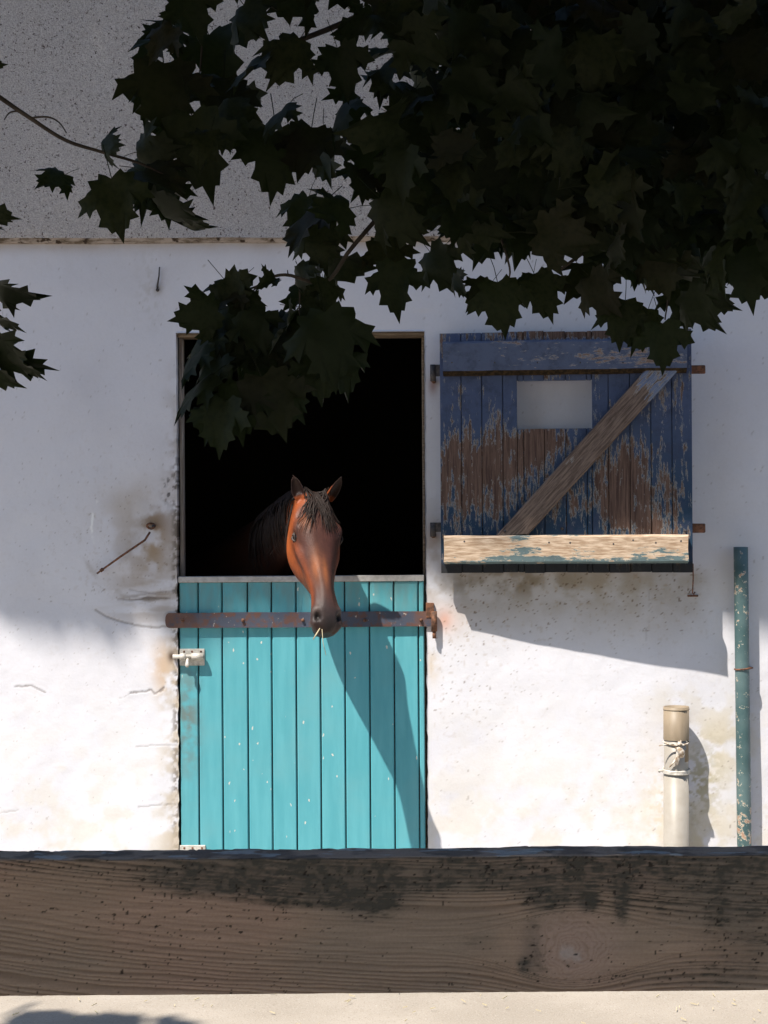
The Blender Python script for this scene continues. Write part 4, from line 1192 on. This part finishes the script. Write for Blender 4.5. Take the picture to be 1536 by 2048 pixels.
# straw litter on the yard
bm = bmesh.new(); rnd = random.Random(9)
for k in range(420):
    xx, yy_ = rnd.uniform(-1.9, 1.9), rnd.uniform(-2.9, -.1)
    a = rnd.uniform(0, math.pi); Ls = rnd.uniform(.003, .014); wd = rnd.uniform(.0006, .0016)
    zz_ = .006 + rnd.uniform(0, .004)
    dx_, dy_ = math.cos(a) * Ls, math.sin(a) * Ls; ex, ey = -math.sin(a) * wd, math.cos(a) * wd
    vs4 = [bm.verts.new((xx + i * dx_ + j * ex, yy_ + i * dy_ + j * ey, zz_ + i * .002)) for i, j in ((-1, -1), (1, -1), (1, 1), (-1, 1))]
    tp4 = [bm.verts.new(v_.co + Vector((0, 0, .003))) for v_ in vs4]
    bm.faces.new(tp4)
    for i in range(4): bm.faces.new((vs4[i], vs4[(i + 1) % 4], tp4[(i + 1) % 4], tp4[i]))
o = bm_obj('straw_litter', bm, MAT['straw'])
tag(o, 'scattered bits of straw and chaff on the pale ground', 'straw', kind='stuff')

# ------------------------------------------------------------------ maple tree
tree = empty('maple_tree', (2.7, -7.2, 0))
tag(tree, 'maple tree with dark leaves hanging down over the top of the view', 'tree')
TB = tree.location.copy()
tube('trunk', [(2.7, -7.2, -.1), (2.68, -7.2, .5), (2.62, -7.15, 2.2), (2.5, -7.1, 4.2), (2.2, -7.0, 6.5), (1.2, -6.6, 9.0)], [.36, .27, .235, .21, .18, .14], MAT['bark'], tree, 16, TB)
tube('limb', [(1.2, -6.6, 9.0), (.4, -5.7, 9.4), (-.9, -4.4, 9.9), (-1.9, -3.4, 10.3)], [.14, .11, .08, .03], MAT['bark'], tree, 10, TB)
tube('limb', [(2.5, -7.1, 4.2), (2.0, -6.0, 4.5), (1.5, -5.0, 4.0), (1.15, -4.5, 3.35), (.8, -4.35, 2.95)], [.10, .07, .045, .026, .014], MAT['bark'], tree, 10, TB)
tube('limb', [(2.45, -7.08, 4.6), (1.0, -6.2, 5.2), (-.6, -5.3, 4.8), (-1.5, -4.7, 3.7), (-1.3, -4.55, 3.15)], [.09, .07, .05, .025, .012], MAT['bark'], tree, 10, TB)

# leaf outline (half), unit length along +Y, tip at the end
HALF = [(.0, .0), (.07, -.045), (.20, -.13), (.235, -.06), (.395, -.055), (.39, .04), (.37, .125), (.44, .15), (.49, .215), (.63, .235), (.575, .335), (.69, .50),
        (.525, .475), (.455, .585), (.40, .50), (.315, .485), (.285, .60), (.37, .72), (.215, .745), (.165, .875), (.075, .86), (.0, 1.06)]
MIDR = [(0, .80), (0, .52), (0, .25)]
def leaf_mesh(name, seed, mat):
    r = random.Random(seed)
    fold = r.uniform(-.05, .55); droop = r.uniform(.05, .60); curl = r.uniform(-.35, .55); twist = r.uniform(-.35, .35)
    rip = r.uniform(.03, .10); ph = r.uniform(0, 6)
    bm = bmesh.new()
    jit = lambda s_: r.uniform(-s_, s_)
    mids = [bm.verts.new((0, 0, 0)), bm.verts.new((0, .25, 0)), bm.verts.new((0, .52, 0)), bm.verts.new((0, .80, 0)), bm.verts.new((jit(.03), 1.06, 0))]
    for sgn in (1, -1):
        loop = [mids[0]] + [bm.verts.new((sgn * (x_ + jit(.022)), y_ + jit(.022), 0)) for x_, y_ in HALF[1:-1]] + [mids[4], mids[3], mids[2], mids[1]]
        # inner vertices split the half into wedges that follow the veins
        iv = [bm.verts.new((sgn * .17, .06, 0)), bm.verts.new((sgn * .27, .27, 0)), bm.verts.new((sgn * .14, .55, 0))]
        L_ = loop
        def tri(*ids): 
            try: bm.faces.new(ids)
            except ValueError: pass
        o_ = L_[:22]      # outline incl. base(0) and tip(21)
        fans = [(iv[0], o_[0:7]), (iv[1], o_[6:16]), (iv[2], o_[15:22])]
        for cvert, seq in fans:
            for i_ in range(len(seq) - 1): tri(cvert, seq[i_], seq[i_ + 1])
        tri(iv[0], o_[6], iv[1]); tri(iv[1], o_[15], iv[2])
        tri(mids[0], iv[0], mids[1]); tri(mids[1], iv[0], iv[1]); tri(mids[1], iv[1], mids[2]); tri(mids[2], iv[1], iv[2]); tri(mids[2], iv[2], mids[3]); tri(mids[3], iv[2], mids[4])
    for v_ in bm.verts:
        x_, y_ = v_.co.x, v_.co.y
        zz_ = fold * abs(x_) - droop * y_ * y_ - curl * x_ * x_ * 2 * (1 if x_ > 0 else .5) + rip * math.sin(9 * x_ + ph) * math.sin(7 * y_ + ph)
        zz_ += twist * x_ * (y_ - .2)
        v_.co.z = zz_
    # stalk
    a0, a1, a2 = Vector((0, .01, 0)), Vector((.02, -.28, .06)), Vector((.06, -.62, .02))
    for p_, q_ in ((a0, a1), (a1, a2)):
        for off in (Vector((.008, 0, 0)), Vector((0, 0, .008))):
            bm.faces.new([bm.verts.new(p_ - off), bm.verts.new(p_ + off), bm.verts.new(q_ + off), bm.verts.new(q_ - off)])
    bmesh.ops.recalc_face_normals(bm, faces=bm.faces)
    me = bpy.data.meshes.new(name); bm.to_mesh(me); bm.free(); me.materials.append(mat)
    me.polygons.foreach_set('use_smooth', [True] * len(me.polygons))
    return me
LEAVES = [leaf_mesh('leaf', 100 + i, MAT['leafdry'] if i % 6 == 5 else MAT['leaf']) for i in range(26)]
rl = random.Random(21)
NLEAF = [0]
BACK = []
def put_leaf(px_, py_, size, ang, Z, tilt_=(0, 0), variant=None, parent=tree, back=False):
    """centre pixel, blade length in pixels, tip direction (degrees, 0 = down, + = to the right), metres from the camera"""
    cpt_ = p2w(px_, py_, CAM_D - Z)
    L_ = size * Z / FPX
    a = R(ang)
    Y = Vector((math.sin(a), 0, -math.cos(a)))
    N = Vector((0, -1, 0))
    X = Y.cross(N)
    m = Matrix((X, Y, N)).transposed()
    m = m @ Matrix.Rotation(R(tilt_[0]), 3, 'X') @ Matrix.Rotation(R(tilt_[1]), 3, 'Y')
    me = LEAVES[variant if variant is not None else rl.randrange(len(LEAVES))]
    m4 = m.to_4x4()
    m4.translation = cpt_ - (m @ Vector((0, .46, 0))) * L_
    mw = Matrix.Translation(-TB) @ m4 @ Matrix.Scale(L_, 4)
    if back:
        BACK.append((me, mw)); return
    o = bpy.data.objects.new('leaf', me)
    o.matrix_world = mw
    COL.objects.link(o); o.parent = parent
    NLEAF[0] += 1
# leaves that stand out singly
SINGLE = [(105, 357, 105, -60, 3.5, (50, 15)), (232, 412, 165, 6, 3.35, (10, 5)), (325, 360, 150, 60, 3.4, (35, -45)), (345, 425, 140, 55, 3.45, (15, 62)), (375, 455, 110, 48, 3.5, (10, 70)),
          (215, 288, 90, 75, 3.4, (62, 0)), (300, 300, 110, 80, 3.45, (50, 20)), (290, 350, 150, -20, 3.5, (35, 20)), (330, 400, 120, 20, 3.5, (20, -20)),
          (325, 65, 120, -75, 3.7, (45, 20)), (300, 95, 110, -55, 3.7, (40, 50)), (365, 40, 120, -80, 3.8, (60, 0)), (330, 190, 190, 5, 3.5, (20, -10)), (395, 300, 190, 10, 3.45, (10, 8)), (300, 170, 130, -40, 3.6, (30, 20)),
          (550, 320, 185, 4, 3.6, (12, -12)), (480, 250, 160, 20, 3.7, (25, 20)), (440, 200, 150, -10, 3.6, (30, 0)), (610, 300, 170, -15, 3.6, (25, 10)), (430, 110, 170, 20, 3.7, (40, 0)),
          (610, 455, 150, -40, 3.6, (25, 55)), (600, 430, 110, -25, 3.7, (20, 30)), (640, 490, 120, 10, 3.65, (15, 10)), (680, 530, 140, 60, 3.7, (20, 62)), (630, 590, 110, 25, 3.7, (30, 30)),
          (790, 575, 150, -5, 3.6, (12, 20)), (780, 520, 130, 20, 3.7, (15, -20)), (880, 540, 120, 30, 3.8, (20, 40)), (920, 570, 80, 10, 3.7, (25, 60)),
          (1005, 610, 140, 10, 3.55, (10, -8)), (960, 590, 100, -40, 3.7, (25, 10)), (1085, 590, 115, 20, 3.7, (12, 10)), (1060, 570, 90, -20, 3.8, (30, 20)),
          (1170, 560, 130, -55, 3.7, (30, 40)), (1205, 590, 120, 30, 3.6, (20, 30)), (1245, 640, 120, -10, 3.6, (20, 10)), (1325, 692, 112, 8, 3.45, (8, -5), 3), (1280, 650, 110, -30, 3.6, (25, 25)),
          (1400, 620, 130, 25, 3.6, (20, 50)), (1430, 600, 120, 45, 3.7, (25, 55)), (1370, 610, 130, 0, 3.7, (20, 10)), (1490, 550, 150, 15, 3.35, (25, 5)), (1470, 500, 150, -10, 3.5, (40, 10)), (1530, 560, 120, 20, 3.4, (20, 10)),
          # cluster in front of the doorway
          (395, 632, 120, -75, 3.55, (20, -15)), (445, 595, 110, -50, 3.6, (25, 30)), (470, 590, 110, 30, 3.6, (15, 10)), (500, 595, 80, 60, 3.6, (20, 20)), (460, 660, 150, -20, 3.6, (25, 10)), (510, 660, 130, 20, 3.55, (25, 0)),
          (400, 690, 130, -50, 3.6, (35, 62)), (380, 720, 120, -45, 3.5, (25, 68)), (380, 775, 130, -62, 3.5, (15, 66)), (425, 760, 130, -30, 3.55, (20, 50)), (440, 850, 130, -8, 3.45, (15, 20)), (480, 820, 160, 5, 3.5, (15, 0)), (420, 840, 110, -25, 3.5, (20, 40)),
          (545, 810, 170, 25, 3.5, (12, -5)), (580, 790, 120, 40, 3.55, (10, -25)), (520, 740, 140, -10, 3.6, (25, 0)), (590, 740, 110, 45, 3.6, (20, 55)), (560, 700, 120, 30, 3.6, (30, 20)),
          (660, 690, 185, 5, 3.4, (14, 0)), (690, 740, 130, 18, 3.5, (10, -30)), (640, 750, 120, 0, 3.5, (15, 10)), (635, 620, 110, 70, 3.6, (25, 20)), (655, 590, 100, 20, 3.6, (20, -40)), (560, 640, 90, -60, 3.6, (40, 40)), (590, 640, 70, 60, 3.55, (60, 10)), (560, 665, 120, -35, 3.55, (15, 70)), (610, 680, 120, 10, 3.65, (30, 0)),
          (500, 700, 150, 0, 3.65, (35, 0)), (450, 710, 140, -40, 3.62, (30, 10)), (535, 560, 60, -70, 3.6, (40, 30)), (600, 560, 90, 10, 3.65, (20, 50)),
          # left edge
          (24, 592, 150, 60, 3.3, (8, 72)), (0, 640, 130, 56, 3.3, (10, 70)), (18, 725, 185, 48, 3.2, (12, 62)), (-12, 745, 130, 40, 3.25, (15, 50)), (-18, 128, 60, 70, 3.4, (20, 30)), (-22, 430, 110, 60, 3.4, (20, 45)), (-25, 560, 90, 60, 3.4, (20, 40)), (50, 735, 110, 52, 3.2, (10, 68))]
for row in SINGLE:
    a, b, s_, g_, Z_, t_ = row[:6]
    put_leaf(a, b, s_ * rl.uniform(.70, .84), g_ + rl.uniform(-5, 5), Z_, t_, row[6] if len(row) > 6 else None)
# the mass: keep adding leaves where the cover is thinnest
def lower_edge(xx):
    return np.interp(xx, [230, 270, 300, 420, 480, 560, 600, 660, 720, 760, 840, 900, 960, 1100, 1180, 1260, 1340, 1420, 1480, 1560], [20, 90, 290, 310, 270, 330, 390, 430, 410, 450, 440, 440, 480, 480, 490, 530, 560, 540, 500, 480])
cov = np.zeros((160, 80)); cellx = np.linspace(220, 1600, 160); celly = np.linspace(-60, 600, 80)
CX, CY = np.meshgrid(cellx, celly, indexing='ij')
inm = (CY < lower_edge(CX) - 10) & (CX > 300 - 10 * np.sin(CY / 30)) & (CX > 350 - CY * .5)
# light gaps that the photograph shows, left thin
for (gx_, gy_, gr_) in ((985, 45, 46), (500, 100, 28), (455, 60, 30), (640, 250, 30), (1115, 262, 26), (1420, 105, 28), (1080, 440, 22), (965, 405, 20), (1010, 330, 26), (1365, 455, 18), (1300, 60, 20), (720, 20, 30), (545, 285, 28)):
    inm &= np.hypot(CX - gx_, CY - gy_) > gr_
want = np.where(inm, 1.9 + 1.9 * smooth01(620, 1100, CX), 0)
def fill(count, want_, smin, smax, z0, z1, back):
    cov = np.zeros((160, 80))
    rr_ = np.random.default_rng(int(count * 7 + 1))
    for k in range(count):
        defi = np.where(inm, want_ - cov + rr_.random((160, 80)) * .9, -9)
        i_ = np.unravel_index(np.argmax(defi), defi.shape)
        cx_, cy_ = CX[i_] + rl.uniform(-12, 12), CY[i_] + rl.uniform(-12, 12)
        s_ = rl.uniform(smin, smax) * (1.0 if cx_ > 620 else .88)
        steep = rl.random() < .38
        put_leaf(cx_, cy_, s_, rl.gauss(0, 38), rl.uniform(z0, z1), (rl.uniform(0, 48), rl.uniform(-35, 35)) if not steep else (rl.uniform(15, 62), rl.choice([-1, 1]) * rl.uniform(45, 74)), back=back)
        cov += 1.05 * np.exp(-(((CX - cx_) / (s_ * .42)) ** 2 + ((CY - cy_) / (s_ * .42)) ** 2))
fill(208, want, 82, 128, 3.25, 3.75, False)
fill(190, want, 82, 122, 3.75, 4.12, True)
# those behind the 300 nearest hang together as one mass
bv, bf, bo_ = [], [], 0
for me, mw in BACK:
    nv = len(me.vertices); co = np.empty(nv * 3, np.float32); me.vertices.foreach_get('co', co)
    M3 = np.array(mw)
    bv.append(co.reshape(-1, 3) @ M3[:3, :3].T + M3[:3, 3])
    for pl in me.polygons:
        vv_ = list(pl.vertices)
        bf.append([bo_ + vv_[0], bo_ + vv_[1], bo_ + vv_[2]])
        if len(vv_) == 4: bf.append([bo_ + vv_[0], bo_ + vv_[2], bo_ + vv_[3]])
    bo_ += nv
o = link(bpy.data.objects.new('foliage', np_mesh('foliage', np.concatenate(bv), np.array(bf), MAT['leaf'])), tree)
o['kind'] = 'stuff'
# twigs
def twig(pts, r0, r1, Z):
    P_ = catmull([tuple(p2w(a, b, CAM_D - Z)) for a, b in pts], len(pts) * 4)
    n = len(P_)
    tube('twig', [Vector(p_) for p_ in P_], [(r0 + (r1 - r0) * i / (n - 1)) for i in range(n)], MAT['bark'], tree, 6, TB)
twig([(-160, 90), (-20, 180), (0, 195), (60, 236), (130, 280), (200, 303), (275, 325), (330, 350)], .006, .0022, 3.42)
twig([(60, 236), (95, 234), (118, 245), (133, 266)], .0022, .0012, 3.42)
twig([(40, 222), (20, 225), (8, 240)], .002, .0012, 3.42)
twig([(760, 430), (700, 500), (650, 565), (576, 550), (540, 556), (515, 572), (490, 580)], .005, .002, 3.62)
twig([(515, 572), (500, 585), (470, 585)], .002, .001, 3.62)
twig([(576, 550), (575, 540)], .0018, .001, 3.62)
twig([(600, 580), (598, 640), (600, 660)], .0018, .0012, 3.6)
twig([(405, -20), (404, 90), (398, 160)], .003, .0015, 3.65)
twig([(310, 70), (295, 125)], .0012, .001, 3.6)
twig([(357, 60), (357, 115)], .0012, .001, 3.6)
twig([(1620, 80), (1400, 170), (1150, 250), (930, 340), (760, 430)], .016, .005, 3.8)
twig([(1620, 300), (1420, 380), (1250, 450), (1120, 540)], .012, .003, 3.7)
twig([(1000, -60), (920, 120), (840, 330), (800, 500)], .008, .003, 3.9)
twig([(900, -60), (700, 40), (520, 120), (420, 240), (400, 290)], .008, .002, 3.75)
twig([(1250, 450), (1330, 560), (1330, 640)], .004, .0015, 3.65)
twig([(1000, 470), (1020, 540), (1010, 570)], .003, .0012, 3.65)

# the rest of the crown, out of the picture: low boughs added about the camera to block sun and sky, and the high crown shaped to shade the upper wall
SM = np.array([(0, 0), (.35, -.08), (.6, .25), (.66, .5), (.3, .5), (.22, .78), (0, 1.05), (-.22, .78), (-.3, .5), (-.66, .5), (-.6, .25), (-.35, -.08)]) - np.array([0, .45])
def leaf_cloud(name, C, size, seed):
    r = np.random.default_rng(seed)
    n = len(C)
    A = r.normal(size=(n, 3)); A /= np.linalg.norm(A, axis=1)[:, None]
    Bv = r.normal(size=(n, 3)); Bv -= A * (A * Bv).sum(1)[:, None]; Bv /= np.linalg.norm(Bv, axis=1)[:, None]
    s_ = r.uniform(.75, 1.25, n)[:, None] * size
    k = len(SM)
    V_ = (C[:, None, :] + (A * s_)[:, None, :] * SM[None, :, 0, None] + (Bv * s_)[:, None, :] * SM[None, :, 1, None]).reshape(-1, 3)
    F_ = (np.arange(n) * k)[:, None, None] + np.array([(0, 1, 11), (1, 2, 3), (1, 3, 4), (1, 4, 11), (4, 8, 11), (8, 9, 10), (8, 10, 11), (4, 5, 8), (5, 7, 8), (5, 6, 7)])[None]
    o = link(bpy.data.objects.new(name, np_mesh(name, V_ - np.array(TB), F_.reshape(-1, 3), MAT['leaf'], smooth=False)), tree)
    o['kind'] = 'stuff'
    return o
def edge_q(p_):
    return np.interp(p_, [-4, -1.85, -1.72, -1.62, -1.45, -1.28, -1.20, -1.12, -1.02, -.92, -.80, -.5, -.3, .3, .5, 1.0, 1.52, 1.66, 4], [1.40, 1.45, 1.45, 1.35, 1.33, 1.34, 1.46, 1.38, 1.34, 1.46, 1.47, 1.50, 1.64, 1.60, 1.50, 1.47, 1.46, 1.36, 1.34])
n = 12000
pp_ = RNG.uniform(-4.0, 4.2, n); dd_ = RNG.uniform(2.7, 4.4, n)
qq_ = edge_q(pp_) + .10 + RNG.random(n) ** 2.8 * 5.2
C = np.stack([pp_ - KX * dd_, -dd_, qq_ + KZ * dd_], 1)
leaf_cloud('foliage', C, .20, 3)
n = 17000
C = np.stack([RNG.uniform(-3.6, 5.2, n), RNG.uniform(-12.5, -3.6, n), RNG.uniform(2.4, 7.6, n)], 1)
d_ = -C[:, 1]; P_ = C[:, 0] + KX * d_; Q_ = C[:, 2] - KZ * d_
lim = np.interp(P_, [-9, .35, .85, .9, 1.25, 1.3, 3.6, 3.9, 12], [-3.9, -4.2, -4.3, -4.55, -4.6, -5.2, -5.2, -2, 6])
lim = np.where(P_ < -3.2, 6, lim)
Zc = CAM_D - d_
ok = (Q_ < lim) & (C[:, 2] > np.where(Zc > 0, CAM_Z + .31 * np.abs(Zc) + .22, 2.6)) & (np.hypot(C[:, 0] - 2.5, (C[:, 1] + 7.1)) > .5)
ok &= fbm(C[:, 0] * .9 + 40, C[:, 1] * .9 + C[:, 2] * .7 + 40, 2, 91) > .40
leaf_cloud('foliage', C[ok], .18, 4)
n = 9000  # extra dense clump added to keep sun off the hanging leaves
P_ = RNG.uniform(1.4, 6.4, n); Q_ = -5.05 - RNG.random(n) * 8.0; d_ = RNG.uniform(5.0, 8.6, n)
lim = np.interp(P_, [1.25, 1.3, 3.6, 3.9, 12], [-4.7, -5.3, -5.3, -3, 6])
C = np.stack([P_ - KX * d_, -d_, Q_ + KZ * d_], 1); Zc = CAM_D - d_
ok2 = (C[:, 2] > np.where(Zc > 0, CAM_Z + .31 * np.abs(Zc) + .22, 2.6)) & (Q_ < lim)
leaf_cloud('foliage', C[ok2], .26, 6)
print('leaves', NLEAF[0], 'cloud', int(ok.sum()), 'horse verts', n_)
